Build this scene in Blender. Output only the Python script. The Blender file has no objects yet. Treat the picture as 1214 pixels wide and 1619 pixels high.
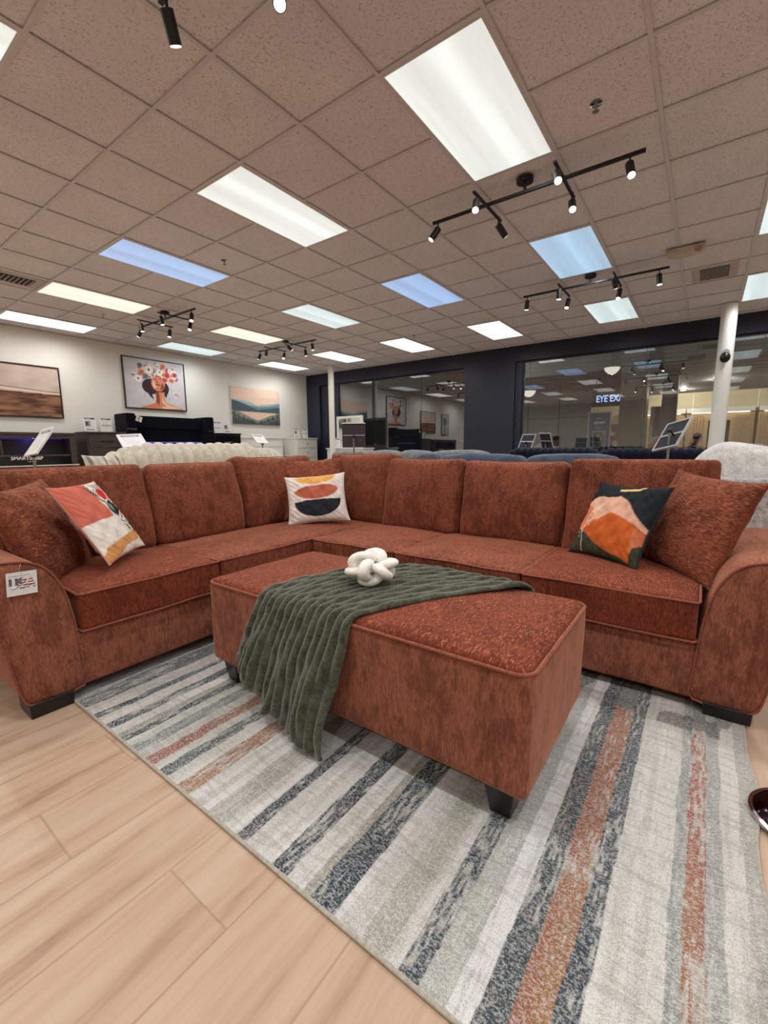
import bpy, math, random
import numpy as np
from mathutils import Vector, Matrix, Euler

C = bpy.context.scene.collection
PI = math.pi
random.seed(7)

# ------------------------------------------------------------------ camera
CAMROT = ((0.58841708, -0.80852538, -0.00721498),
          (0.12376443, 0.08124622, 0.98897999),
          (0.79902923, 0.58282567, -0.14787335))      # right, up, forward
cam = bpy.data.cameras.new('camera')
cam.sensor_fit = 'HORIZONTAL'
cam.sensor_width = 36.0
cam.lens = 36.0 * 689.19 / 1214.0
cam.clip_start = 0.02
cam.clip_end = 100
camo = bpy.data.objects.new('camera', cam)
C.objects.link(camo)
r_, u_, f_ = [Vector(v) for v in CAMROT]
M = Matrix((r_, u_, -f_)).transposed().to_4x4()
M.translation = Vector((0, 0, 1.07))
camo.matrix_world = M
bpy.context.scene.camera = camo

# ------------------------------------------------------------------ world, exposure
w = bpy.data.worlds.new('world')
bpy.context.scene.world = w
w.use_nodes = True
w.node_tree.nodes['Background'].inputs[0].default_value = (0.5, 0.5, 0.5, 1)
w.node_tree.nodes['Background'].inputs[1].default_value = 0.02
vs = bpy.context.scene.view_settings
vs.view_transform = 'Standard'
vs.look = 'None'
vs.exposure = 0.0
vs.gamma = 1.0
vs.use_curve_mapping = False
try:
    bpy.context.scene.cycles.use_denoising = True
    bpy.context.scene.cycles.max_bounces = 8
    bpy.context.scene.cycles.diffuse_bounces = 4
    bpy.context.scene.cycles.glossy_bounces = 4
    bpy.context.scene.cycles.transparent_max_bounces = 12
    bpy.context.scene.cycles.sample_clamp_indirect = 6
except Exception:
    pass
PANEL_W = 5.0          # radiant power of the lamps inside one ceiling panel
PANEL_L = 0.88           # radiance of a diffuser
SPOT_W = 7.0            # one track head
S = 0.6096              # ceiling module (2 ft)
CZ = 3.061              # ceiling height
def GX(a): return (a + 3.5545) * S
def GY(b): return (2.6214 - b) * S

# ------------------------------------------------------------------ helpers
def lin(c):
    return tuple(((x / 12.92) if x <= 0.04045 else ((x + 0.055) / 1.055) ** 2.4) for x in [v / 255.0 for v in c])

def tag(o, label=None, cat=None, group=None, kind=None):
    if label: o['label'] = label
    if cat: o['category'] = cat
    if group: o['group'] = group
    if kind: o['kind'] = kind
    return o

def thing(name, label, cat, loc=(0, 0, 0), rotz=0.0, group=None, mat=None):
    o = bpy.data.objects.new(name, None)
    C.objects.link(o)
    o.empty_display_size = 0.1
    if mat is not None: o.matrix_world = mat
    else:
        o.location = loc
        o.rotation_euler = (0, 0, rotz)
    return tag(o, label, cat, group)

class MB:
    def __init__(s): s.v = []; s.f = []
    def add(s, vs, fs):
        n = len(s.v); s.v += [tuple(map(float, p)) for p in vs]
        s.f += [tuple(int(i) + n for i in q) for q in fs]; return s
    def box(s, x0, x1, y0, y1, z0, z1, M=None):
        P = [(x, y, z) for x in (x0, x1) for y in (y0, y1) for z in (z0, z1)]
        if M is not None: P = [tuple(M @ Vector(p)) for p in P]
        return s.add(P, [(0, 1, 3, 2), (4, 6, 7, 5), (0, 4, 5, 1), (2, 3, 7, 6), (0, 2, 6, 4), (1, 5, 7, 3)])
    def taper(s, cx, cy, z0, z1, w0, d0, w1, d1):
        P = []
        for z, ww, dd in ((z0, w0, d0), (z1, w1, d1)):
            P += [(cx - ww/2, cy - dd/2, z), (cx + ww/2, cy - dd/2, z), (cx + ww/2, cy + dd/2, z), (cx - ww/2, cy + dd/2, z)]
        return s.add(P, [(3, 2, 1, 0), (4, 5, 6, 7), (0, 1, 5, 4), (1, 2, 6, 5), (2, 3, 7, 6), (3, 0, 4, 7)])
    def cyl(s, p0, p1, r0, r1=None, seg=16, caps=True):
        if r1 is None: r1 = r0
        p0 = Vector(p0); p1 = Vector(p1); d = (p1 - p0).normalized()
        a = d.orthogonal().normalized(); b = d.cross(a)
        P = []
        for p, r in ((p0, r0), (p1, r1)):
            for k in range(seg):
                t = 2 * PI * k / seg; P.append(p + (a * math.cos(t) + b * math.sin(t)) * r)
        F = [(k, (k + 1) % seg, seg + (k + 1) % seg, seg + k) for k in range(seg)]
        if caps: F += [tuple(range(seg))[::-1], tuple(range(seg, 2 * seg))]
        return s.add(P, F)
    def tube(s, pts, r, seg=8, closed=False):
        pts = [Vector(p) for p in pts]; n = len(pts)
        rr = r if isinstance(r, (list, tuple)) else [r] * n
        P = []; up = None
        for i, p in enumerate(pts):
            if closed: d = pts[(i + 1) % n] - pts[i - 1]
            else: d = pts[min(i + 1, n - 1)] - pts[max(i - 1, 0)]
            d.normalize()
            if up is None: up = d.orthogonal().normalized()
            up = (up - d * up.dot(d))
            if up.length < 1e-6: up = d.orthogonal()
            up.normalize(); b = d.cross(up)
            for k in range(seg):
                t = 2 * PI * k / seg; P.append(p + (up * math.cos(t) + b * math.sin(t)) * rr[i])
        F = []
        for i in range(n if closed else n - 1):
            j = (i + 1) % n
            for k in range(seg):
                F.append((i * seg + k, i * seg + (k + 1) % seg, j * seg + (k + 1) % seg, j * seg + k))
        if not closed: F += [tuple(range(seg))[::-1], tuple(range((n - 1) * seg, n * seg))]
        return s.add(P, F)
    def lathe(s, prof, c=(0, 0, 0), seg=32):
        P = []
        for r, z in prof:
            for k in range(seg):
                t = 2 * PI * k / seg; P.append((c[0] + r * math.cos(t), c[1] + r * math.sin(t), c[2] + z))
        F = []
        for i in range(len(prof) - 1):
            for k in range(seg):
                F.append((i * seg + k, i * seg + (k + 1) % seg, (i + 1) * seg + (k + 1) % seg, (i + 1) * seg + k))
        F += [tuple(range(seg))[::-1], tuple(range((len(prof) - 1) * seg, len(prof) * seg))]
        return s.add(P, F)
    def prism(s, poly, axis, a0, a1):
        # poly in the two remaining axes, extruded along axis
        n = len(poly); P = []
        for a in (a0, a1):
            for q in poly:
                p = [0, 0, 0]; k = [i for i in range(3) if i != axis]
                p[k[0]] = q[0]; p[k[1]] = q[1]; p[axis] = a; P.append(p)
        F = [(i, (i + 1) % n, n + (i + 1) % n, n + i) for i in range(n)]
        F += [tuple(range(n))[::-1], tuple(range(n, 2 * n))]
        return s.add(P, F)
    def grid(s, fn, nu, nv, wrap_u=False):
        P = [fn(i / nu, j / nv) for j in range(nv + 1) for i in range(nu + 1)]
        F = [(j * (nu + 1) + i, j * (nu + 1) + i + 1, (j + 1) * (nu + 1) + i + 1, (j + 1) * (nu + 1) + i) for j in range(nv) for i in range(nu)]
        return s.add(P, F)
    def sphere(s, c, rx, ry=None, rz=None, nu=20, nv=12):
        ry = rx if ry is None else ry; rz = rx if rz is None else rz
        P = []
        for j in range(nv + 1):
            th = PI * (j / nv) * 0.998 + 0.003
            for i in range(nu):
                ph = 2 * PI * i / nu
                P.append((c[0] + rx * math.sin(th) * math.cos(ph), c[1] + ry * math.sin(th) * math.sin(ph), c[2] - rz * math.cos(th)))
        F = [(j * nu + i, j * nu + (i + 1) % nu, (j + 1) * nu + (i + 1) % nu, (j + 1) * nu + i) for j in range(nv) for i in range(nu)]
        return s.add(P, F)
    def build(s, name, mat, parent=None, angle=35, bevel=0.0, kind=None, label=None, subsurf=0, recalc=True):
        me = bpy.data.meshes.new(name)
        me.from_pydata(s.v, [], s.f); me.validate(); me.update()
        if recalc:
            import bmesh
            bm = bmesh.new(); bm.from_mesh(me)
            bmesh.ops.recalc_face_normals(bm, faces=bm.faces); bm.to_mesh(me); bm.free()
        o = bpy.data.objects.new(name, me); C.objects.link(o)
        if isinstance(mat, (list, tuple)):
            for m_ in mat: me.materials.append(m_)
        else: me.materials.append(mat)
        for p in me.polygons: p.use_smooth = True
        try: me.set_sharp_from_angle(angle=math.radians(angle))
        except Exception: pass
        if bevel:
            b = o.modifiers.new('bevel', 'BEVEL'); b.width = bevel; b.segments = 2; b.limit_method = 'ANGLE'; b.angle_limit = 0.7
        if subsurf:
            b = o.modifiers.new('sub', 'SUBSURF'); b.levels = subsurf; b.render_levels = subsurf
        if parent: o.parent = parent
        if kind: o['kind'] = kind
        if label: o['label'] = label
        return o

def copy_tree(o, parent=None):
    c = o.copy(); C.objects.link(c); c.parent = parent
    for ch in list(o.children): copy_tree(ch, c)
    return c

# ------------------------------------------------------------------ node materials
class N:
    def __init__(s, name):
        s.m = bpy.data.materials.new(name); s.m.use_nodes = True
        s.t = s.m.node_tree; s.b = s.t.nodes['Principled BSDF']; s.out = s.t.nodes['Material Output']
    def n(s, typ, **kw):
        nd = s.t.nodes.new(typ)
        for k, v in kw.items():
            if k.startswith('i_'):
                key = k[2:].replace('_', ' ')
                if key.isdigit(): nd.inputs[int(key)].default_value = v
                else: nd.inputs[key].default_value = v
            else: setattr(nd, k, v)
        return nd
    def l(s, a, b): s.t.links.new(a, b)
    def val(s, x, inp):
        if hasattr(x, 'is_linked') or hasattr(x, 'links'): s.l(x, inp)
        else: inp.default_value = x
    def math(s, op, a, b=None, c=None, clamp=False):
        nd = s.n('ShaderNodeMath', operation=op, use_clamp=clamp)
        s.val(a, nd.inputs[0])
        if b is not None: s.val(b, nd.inputs[1])
        if c is not None: s.val(c, nd.inputs[2])
        return nd.outputs[0]
    def mix(s, f, a, b, typ='MIX'):
        nd = s.n('ShaderNodeMix', data_type='RGBA', blend_type=typ)
        s.val(f, nd.inputs[0])
        for x, i in ((a, 6), (b, 7)):
            if isinstance(x, tuple): nd.inputs[i].default_value = (x + (1,))[:4]
            else: s.l(x, nd.inputs[i])
        return nd.outputs[2]
    def ramp(s, fac, stops, interp='LINEAR'):
        nd = s.n('ShaderNodeValToRGB'); nd.color_ramp.interpolation = interp
        e = nd.color_ramp.elements
        while len(e) < len(stops): e.new(0.5)
        for i, (p, c) in enumerate(stops):
            e[i].position = p
            e[i].color = ((c,) * 3 + (1,)) if isinstance(c, (int, float)) else (tuple(c) + (1,))[:4]
        s.l(fac, nd.inputs[0]); return nd.outputs[0]
    def coords(s, kind='Object', scale=(1, 1, 1)):
        tc = s.n('ShaderNodeTexCoord'); mp = s.n('ShaderNodeMapping'); mp.inputs['Scale'].default_value = scale
        s.l(tc.outputs[kind], mp.inputs[0]); return mp.outputs[0]
    def noise(s, vec, scale=5, detail=3, rough=0.55):
        nd = s.n('ShaderNodeTexNoise'); s.l(vec, nd.inputs['Vector'])
        nd.inputs['Scale'].default_value = scale; nd.inputs['Detail'].default_value = detail; nd.inputs['Roughness'].default_value = rough
        return nd.outputs['Fac']
    def bump(s, h, strength=0.3, dist=0.01):
        nd = s.n('ShaderNodeBump'); nd.inputs['Strength'].default_value = strength; nd.inputs['Distance'].default_value = dist
        s.l(h, nd.inputs['Height']); s.l(nd.outputs[0], s.b.inputs['Normal'])
    def color(s, c): s.val(c if not isinstance(c, tuple) else (c + (1,))[:4], s.b.inputs['Base Color'])

def plain(name, rgb, rough=0.5, metal=0.0, spec=0.5, var=0.06, nscale=9.0, sheen=0.0):
    m = N(name); c = lin(rgb)
    f = m.noise(m.coords(), nscale, 3)
    col = m.mix(m.ramp(f, [(0.3, 0.0), (0.7, 1.0)]), tuple(x * (1 - var) for x in c), tuple(min(1, x * (1 + var)) for x in c))
    m.color(col)
    m.b.inputs['Roughness'].default_value = rough; m.b.inputs['Metallic'].default_value = metal
    m.b.inputs['Specular IOR Level'].default_value = spec
    if sheen: m.b.inputs['Sheen Weight'].default_value = sheen
    return m.m

def emit(name, rgb, strength):
    m = N(name); m.color((0.0, 0.0, 0.0))
    m.b.inputs['Emission Color'].default_value = lin(rgb) + (1,)
    m.b.inputs['Emission Strength'].default_value = strength
    return m.m

def velvet(name, dark, light, streak=70.0, fleck=0.5, patch=0.5, sheen=0.35, tint=(255, 190, 160)):
    """pile fabric: streaky chenille yarn with crushed patches"""
    m = N(name); d, l = lin(dark), lin(light)
    tc = m.n('ShaderNodeTexCoord'); geo = m.n('ShaderNodeNewGeometry')
    nz = m.n('ShaderNodeSeparateXYZ'); m.l(tc.outputs['Normal'], nz.inputs[0])
    top = m.ramp(m.math('ABSOLUTE', nz.outputs[2]), [(0.45, 0.0), (0.75, 1.0)])
    ma = m.n('ShaderNodeMapping'); ma.inputs['Scale'].default_value = (streak * 3.4, streak * 3.4, streak * 0.75); m.l(tc.outputs['Object'], ma.inputs[0])
    mb = m.n('ShaderNodeMapping'); mb.inputs['Scale'].default_value = (streak * 0.55, streak * 2.4, streak); mb.inputs['Rotation'].default_value = (0, 0, 0.15); m.l(tc.outputs['Object'], mb.inputs[0])
    na = m.noise(ma.outputs[0], 1.0, 3, 0.6); nb = m.noise(mb.outputs[0], 1.0, 3, 0.6)
    mx = m.n('ShaderNodeMix', data_type='FLOAT'); m.l(top, mx.inputs[0]); m.l(na, mx.inputs[2]); m.l(nb, mx.inputs[3])
    fib = mx.outputs[0]
    pt = m.noise(m.coords(scale=(1, 1, 0.8)), 6.0, 6, 0.68)
    pt2 = m.noise(m.coords(scale=(3.2, 3.2, 1.1)), 11.0, 5, 0.75)
    base = m.mix(m.ramp(fib, [(0.33, 0.0), (0.68, 1.0)]), d, l)
    pf = m.ramp(m.math('MULTIPLY', m.math('ADD', pt, pt2), 0.5), [(0.44, 1.0), (0.52, 0.0)])
    base2 = m.mix(m.math('MULTIPLY', pf, patch), base, tuple(x * 0.42 for x in d))
    mc = m.n('ShaderNodeMapping'); mc.inputs['Scale'].default_value = (streak * 0.8, streak * 3.6, streak); mc.inputs['Rotation'].default_value = (0, 0, 0.35); m.l(tc.outputs['Object'], mc.inputs[0])
    fl = m.ramp(m.noise(mc.outputs[0], 1.0, 2, 0.5), [(0.57, 0.0), (0.66, 1.0)])
    base2 = m.mix(m.math('MULTIPLY', m.math('MULTIPLY', fl, top), 0.8), base2, lin((186, 112, 82)))
    m.color(base2)
    m.b.inputs['Roughness'].default_value = 0.85
    m.b.inputs['Specular IOR Level'].default_value = 0.2
    m.b.inputs['Sheen Weight'].default_value = sheen
    m.b.inputs['Sheen Roughness'].default_value = 0.35
    m.b.inputs['Sheen Tint'].default_value = lin(tint) + (1,)
    m.bump(m.math('ADD', fib, m.math('MULTIPLY', pt2, 0.6)), fleck, 0.004)
    return m.m

def plush(name, c1, c2, scale=60.0, bump=0.7, sheen=0.4, big=6.0):
    m = N(name); v = m.coords()
    a = m.noise(v, scale, 4, 0.7); b = m.noise(v, big, 4, 0.6)
    f = m.math('ADD', m.math('MULTIPLY', a, 0.55), m.math('MULTIPLY', b, 0.45))
    m.color(m.mix(m.ramp(f, [(0.38, 0.0), (0.62, 1.0)]), lin(c1), lin(c2)))
    m.b.inputs['Roughness'].default_value = 0.95
    m.b.inputs['Specular IOR Level'].default_value = 0.1
    m.b.inputs['Sheen Weight'].default_value = sheen
    m.bump(f, bump, 0.006)
    return m.m

def attr_mat(name, rough=0.6, spec=0.3, fabric=0.0, emis=0.0):
    m = N(name)
    a = m.n('ShaderNodeAttribute', attribute_name='Col')
    if fabric:
        nn = m.noise(m.coords(), 350, 2); m.color(m.mix(m.math('MULTIPLY', nn, fabric), a.outputs[0], (0.0, 0.0, 0.0)))
        m.bump(m.noise(m.coords(), 14, 4), 0.35, 0.02)
    else: m.l(a.outputs[0], m.b.inputs['Base Color'])
    m.b.inputs['Roughness'].default_value = rough; m.b.inputs['Specular IOR Level'].default_value = spec
    if emis:
        m.l(a.outputs[0], m.b.inputs['Emission Color']); m.b.inputs['Emission Strength'].default_value = emis
    return m.m

# ------------------------------------------------------------------ drawn pictures: arrays that become colour attributes
class Art:
    def __init__(s, W, H, bg):
        s.W, s.H = W, H
        s.a = np.zeros((H, W, 3)); s.a[:] = lin(bg)
        yy, xx = np.mgrid[0:H, 0:W]
        s.x = (xx + 0.0) / (W - 1); s.y = 1 - (yy + 0.0) / (H - 1)      # y up
    def put(s, m, c, alpha=1.0):
        m = np.clip(m.astype(float), 0, 1)[..., None] * alpha
        s.a = s.a * (1 - m) + np.array(lin(c)) * m; return s
    def noise(s, fx, fy, seed=0, oct=3):
        rng = np.random.RandomState(seed); out = np.zeros_like(s.x); amp = 1; tot = 0
        for o in range(oct):
            nx, ny = int(fx * 2 ** o) + 2, int(fy * 2 ** o) + 2
            g = rng.rand(ny + 1, nx + 1)
            X = s.x * (nx - 1); Y = s.y * (ny - 1); i = X.astype(int); j = Y.astype(int); u = X - i; v = Y - j
            u = u * u * (3 - 2 * u); v = v * v * (3 - 2 * v)
            n = (g[j, i] * (1 - u) + g[j, i + 1] * u) * (1 - v) + (g[j + 1, i] * (1 - u) + g[j + 1, i + 1] * u) * v
            out += n * amp; tot += amp; amp *= 0.5
        return out / tot
    def ell(s, cx, cy, rx, ry, c, ang=0.0, alpha=1.0, half=None, soft=0.0):
        ca, sa = math.cos(ang), math.sin(ang)
        X = (s.x - cx); Y = (s.y - cy); u = (X * ca + Y * sa) / rx; v = (-X * sa + Y * ca) / ry
        d = np.sqrt(u * u + v * v)
        m = np.clip((1 - d) / max(soft, 1.2 / (s.W * min(rx, ry))) + 0.5, 0, 1) if True else d < 1
        if half == 'low': m = m * (v < 0)
        if half == 'up': m = m * (v > 0)
        return s.put(m, c, alpha)
    def poly(s, pts, c, alpha=1.0):
        ins = np.zeros(s.x.shape, bool); n = len(pts)
        for i in range(n):
            x0, y0 = pts[i]; x1, y1 = pts[(i + 1) % n]
            if y0 == y1: continue
            cnd = ((s.y >= min(y0, y1)) & (s.y < max(y0, y1)))
            xi = x0 + (s.y - y0) * (x1 - x0) / (y1 - y0)
            ins ^= cnd & (s.x < xi)
        return s.put(ins, c, alpha)
    def line(s, pts, wd, c, alpha=1.0, asp=1.0):
        m = np.zeros(s.x.shape)
        for (x0, y0), (x1, y1) in zip(pts[:-1], pts[1:]):
            dx, dy = x1 - x0, (y1 - y0) * asp; L = dx * dx + dy * dy + 1e-9
            t = np.clip(((s.x - x0) * dx + (s.y - y0) * asp * dy) / L, 0, 1)
            d = np.hypot(s.x - x0 - t * dx, (s.y - y0) * asp - t * dy)
            m = np.maximum(m, np.clip((wd - d) * s.W * 0.8 + 0.5, 0, 1))
        return s.put(m, c, alpha)
    def rect(s, x0, x1, y0, y1, c, alpha=1.0):
        return s.put((s.x >= x0) & (s.x <= x1) & (s.y >= y0) & (s.y <= y1), c, alpha)
    def textlines(s, x0, x1, y0, y1, n, c, seed=0, alpha=0.7, fill=0.5):
        rng = np.random.RandomState(seed); h = (y1 - y0) / n
        for k in range(n):
            yb = y1 - (k + 1) * h; x = x0; xe = x0 + (x1 - x0) * rng.uniform(0.6, 1.0)
            while x < xe:
                wd = rng.uniform(0.03, 0.1); s.rect(x, min(x + wd, xe), yb + h * (1 - fill) / 2, yb + h * (1 + fill) / 2, c, alpha); x += wd + 0.02
        return s
    def sample(s, u, v):
        X = np.clip(u, 0, 1) * (s.W - 1); Y = (1 - np.clip(v, 0, 1)) * (s.H - 1)
        i = np.minimum(X.astype(int), s.W - 2); j = np.minimum(Y.astype(int), s.H - 2); a = (X - i)[..., None]; b = (Y - j)[..., None]
        return (s.a[j, i] * (1 - a) + s.a[j, i + 1] * a) * (1 - b) + (s.a[j + 1, i] * (1 - a) + s.a[j + 1, i + 1] * a) * b

def set_col(me, cols):
    at = me.color_attributes.new('Col', 'FLOAT_COLOR', 'POINT')
    c4 = np.ones((len(me.vertices), 4), np.float32); c4[:, :3] = cols
    at.data.foreach_set('color', c4.ravel())

def art_plane(name, art, w, h, mat, parent, M=None, nx=None, ny=None, thick=0.0):
    """sheet in the local xz plane facing -y (or transformed by M), carrying the drawing"""
    nx = nx or art.W - 1; ny = ny or art.H - 1
    us = np.linspace(0, 1, nx + 1); vs_ = np.linspace(0, 1, ny + 1)
    U, V = np.meshgrid(us, vs_)
    P = np.c_[((U - 0.5) * w).ravel(), np.zeros(U.size), ((V - 0.5) * h).ravel()]
    if M is not None: P = np.array([tuple(M @ Vector(p)) for p in P])
    mb = MB(); k = nx + 1
    F = [(j * k + i, j * k + i + 1, (j + 1) * k + i + 1, (j + 1) * k + i) for j in range(ny) for i in range(nx)]
    mb.add(P, F)
    o = mb.build(name, mat, parent, recalc=False)
    set_col(o.data, art.sample(U.ravel(), V.ravel()))
    return o

# soft rounded box: half sizes h, corner radius r, bulge along each axis
def softbox(h, r, puff=(0, 0, 0), n=14, seed=0, wob=0.0, warp=None):
    def line_pts(hh):
        e = min(r, hh * 0.98); a = [-hh + e * (1 - math.cos(t)) for t in np.linspace(0, PI / 2, 6)]
        mid = list(np.linspace(-hh + e, hh - e, n))[1:-1]
        return np.array(a + mid + [-q for q in a[::-1]]) / hh
    T = [line_pts(hh) for hh in h]
    mb = MB(); rng = np.random.RandomState(seed); ph = rng.rand(9) * 6.28
    for ax in range(3):
        a, b = [i for i in range(3) if i != ax]
        for sg in (-1, 1):
            A, B = np.meshgrid(T[a], T[b]); P = np.zeros(A.shape + (3,))
            P[..., a] = A * h[a]; P[..., b] = B * h[b]; P[..., ax] = sg * h[ax]
            inner = np.stack([np.clip(P[..., i], -(h[i] - min(r, h[i] * .98)), h[i] - min(r, h[i] * .98)) for i in range(3)], -1)
            d = P - inner; L = np.linalg.norm(d, axis=-1, keepdims=True); L[L == 0] = 1
            Q = inner + d / L * min(r, min(h) * .98 if r > min(h) else r)
            un = [np.clip(Q[..., i] / h[i], -1, 1) for i in range(3)]
            D = np.zeros_like(Q)
            for i in range(3):
                j, k = [q for q in range(3) if q != i]
                D[..., i] = puff[i] * un[i] * (1 - un[j] ** 2) ** 0.8 * (1 - un[k] ** 2) ** 0.8
            if wob:
                x, y, z = Q[..., 0], Q[..., 1], Q[..., 2]
                wv = np.sin(x * 9 + ph[0]) * np.sin(y * 11 + ph[1]) * np.sin(z * 10 + ph[2]) + 0.5 * np.sin(x * 23 + ph[3] + y * 7) * np.sin(z * 19 + ph[4] + y * 13)
                D += (Q / np.array(h)) * (wob * wv)[..., None]
            Q = Q + D
            if warp: Q = warp(Q)
            nu, nv = A.shape[1], A.shape[0]; Pl = Q.reshape(-1, 3)
            F = [(j * nu + i, j * nu + i + 1, (j + 1) * nu + i + 1, (j + 1) * nu + i) for j in range(nv - 1) for i in range(nu - 1)]
            mb.add(Pl, F)
    return mb

def weld(o, d=0.0008):
    import bmesh
    bm = bmesh.new(); bm.from_mesh(o.data); bmesh.ops.remove_doubles(bm, verts=bm.verts, dist=d)
    bmesh.ops.recalc_face_normals(bm, faces=bm.faces); bm.to_mesh(o.data); bm.free()
    for p in o.data.polygons: p.use_smooth = True
    return o

def xf(mb, M):
    mb.v = [tuple(M @ Vector(p)) for p in mb.v]; return mb

# ------------------------------------------------------------------ materials
RD = velvet('rust_chenille_deep', (88, 34, 20), (140, 70, 46), 75, 0.7, 0.35, 0.2)
RL = velvet('rust_chenille_brushed', (124, 70, 52), (160, 102, 80), 60, 0.45, 0.55, 0.45)
RM = velvet('rust_chenille_cushion', (98, 46, 30), (150, 86, 62), 65, 0.6, 0.5, 0.35)
PIPE = velvet('rust_piping', (108, 52, 36), (164, 100, 80), 120, 0.5, 0.1, 0.4)
BLACKWOOD = plain('black_wood', (22, 18, 18), 0.35, spec=0.5)
BLACK = plain('black_metal', (18, 18, 20), 0.4)
CHROME = plain('chrome', (200, 200, 205), 0.12, 1.0)
STEEL = plain('brushed_steel', (160, 158, 155), 0.35, 0.9)
WHITEP = plain('white_paint', (226, 224, 216), 0.45, var=0.02)
TROFRAME = plain('fixture_rim', (205, 208, 205), 0.4)
GREYMETAL = plain('silver_frame', (178, 178, 178), 0.35, 0.3)
DARKPANEL = plain('dark_panel', (58, 60, 64), 0.8, spec=.1)
BROWNPANEL = plain('dark_brown_panel', (44, 30, 30), 0.6)
NAVYW = plain('navy_wall_paint', (27, 31, 50), 0.5, var=0.05, nscale=1.5)
NAVYD = plain('navy_recess_paint', (20, 22, 38), 0.55)
BLACKV = plush('black_velvet', (8, 8, 14), (15, 15, 23), 40, 0.3, 0.04)
DWOOD = None
ARTM = attr_mat('printed_surface')
ARTF = attr_mat('printed_cotton', 0.85, 0.15, fabric=0.12)

# ------------------------------------------------------------------ ROOM SHELL
X0, X1, Y0, Y1 = -4.6, 9.05, -6.4, 9.3
# floor: planks 0.241 m wide running along x
def floor_mat():
    m = N('oak_plank_floor')
    uv = m.n('ShaderNodeUVMap'); uv.uv_map = 'UVMap'
    sp = m.n('ShaderNodeSeparateXYZ'); m.l(uv.outputs[0], sp.inputs[0])
    at = m.n('ShaderNodeAttribute', attribute_name='Col'); sa = m.n('ShaderNodeSeparateColor'); m.l(at.outputs[0], sa.inputs[0])
    rnd = sa.outputs[0]; Ls = m.math('MULTIPLY', sa.outputs[1], 4.0)
    dx = m.math('MINIMUM', sp.outputs[0], m.math('SUBTRACT', Ls, sp.outputs[0]))
    dy = m.math('MINIMUM', sp.outputs[1], m.math('SUBTRACT', 0.241, sp.outputs[1]))
    seam = m.ramp(m.math('MINIMUM', dx, dy), [(0.0006, 0.55), (0.0022, 1.0)])
    tc = m.n('ShaderNodeTexCoord'); cb = m.n('ShaderNodeCombineXYZ'); so = m.n('ShaderNodeSeparateXYZ'); m.l(tc.outputs['Object'], so.inputs[0])
    m.l(m.math('ADD', m.math('MULTIPLY', so.outputs[0], 0.75), m.math('MULTIPLY', rnd, 37.0)), cb.inputs[0])
    m.l(m.math('ADD', m.math('MULTIPLY', so.outputs[1], 7.0), m.math('MULTIPLY', rnd, 91.0)), cb.inputs[1])
    g1 = m.noise(cb.outputs[0], 2.2, 5, 0.6)
    cb2 = m.n('ShaderNodeCombineXYZ'); m.l(m.math('MULTIPLY', so.outputs[0], 4.0), cb2.inputs[0]); m.l(m.math('MULTIPLY', so.outputs[1], 150.0), cb2.inputs[1])
    g2 = m.noise(cb2.outputs[0], 1.0, 3, 0.6)
    col = m.ramp(g1, [(0.28, lin((160, 130, 108))), (0.42, lin((190, 162, 138))), (0.55, lin((202, 176, 154))), (0.75, lin((210, 186, 166)))])
    col = m.mix(m.math('MULTIPLY', g2, 0.22), col, lin((146, 114, 92)))
    col = m.mix(m.math('MULTIPLY', rnd, 0.18), col, lin((170, 132, 104)))
    col = m.mix(seam, lin((128, 94, 70)), col)
    m.color(col)
    m.b.inputs['Roughness'].default_value = 0.42; m.b.inputs['Specular IOR Level'].default_value = 0.3
    m.bump(m.math('ADD', seam, m.math('MULTIPLY', g2, 0.1)), 0.15, 0.002)
    return m.m
def make_floor():
    rng = random.Random(3); mb = MB(); uv = []; cl = []
    known = {0: .49, 1: .218, 4: .352, -1: 1.9, 2: 1.02, 3: 1.3}
    k0 = int(math.floor((Y0 - .54) / .241)) - 1; k1 = int((Y1 - .54) / .241) + 1
    for k in range(k0, k1 + 1):
        y = .54 + .241 * k; ya, yb = max(y, Y0 - .1), min(y + .241, Y1 + .1)
        if yb <= ya: continue
        x = known.get(k, rng.uniform(0, 1.2)) - 1.2 * 12; xs = [x + 1.22 * i for i in range(26)]
        for xa, xb in zip(xs[:-1], xs[1:]):
            if xb < X0 - .1 or xa > X1 + .35: continue
            mb.add([(xa, ya, 0), (xb, ya, 0), (xb, yb, 0), (xa, yb, 0)], [(0, 1, 2, 3)])
            uv += [(0, ya - y), (xb - xa, ya - y), (xb - xa, yb - y), (0, yb - y)]
            r = rng.random(); cl += [(r, (xb - xa) / 4.0, 0)] * 4
    o = mb.build('floor', floor_mat(), kind='structure', recalc=False)
    u = o.data.uv_layers.new(name='UVMap')
    for lp in o.data.loops: u.data[lp.index].uv = uv[lp.vertex_index]
    set_col(o.data, np.array(cl)); return o
make_floor()

# ceiling tiles with holes only for looks: tiles sit above the tee grid
def ceil_mat():
    m = N('acoustic_tile')
    v = m.coords()
    a = m.noise(v, 105, 3, 0.65); b = m.noise(v, 2.2, 3)
    pits = m.ramp(a, [(0.36, 0.0), (0.42, 1.0)])
    c = m.mix(m.ramp(b, [(0.3, 0.0), (0.7, 1.0)]), lin((216, 214, 216)), lin((224, 222, 224)))
    m.color(m.mix(pits, lin((176, 170, 168)), c))
    m.b.inputs['Roughness'].default_value = 0.95; m.b.inputs['Specular IOR Level'].default_value = 0.1
    m.bump(pits, 0.5, 0.003)
    return m.m
CEIL = ceil_mat()
mb = MB(); mb.box(X0 - .1, X1 + .02, Y0 - .1, Y1 + .02, CZ + .010, CZ + .05)
mb.build('ceiling', CEIL, kind='structure')
TEE = plain('tee_paint', (205, 202, 204), 0.6, var=0.03)
mb = MB()
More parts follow.
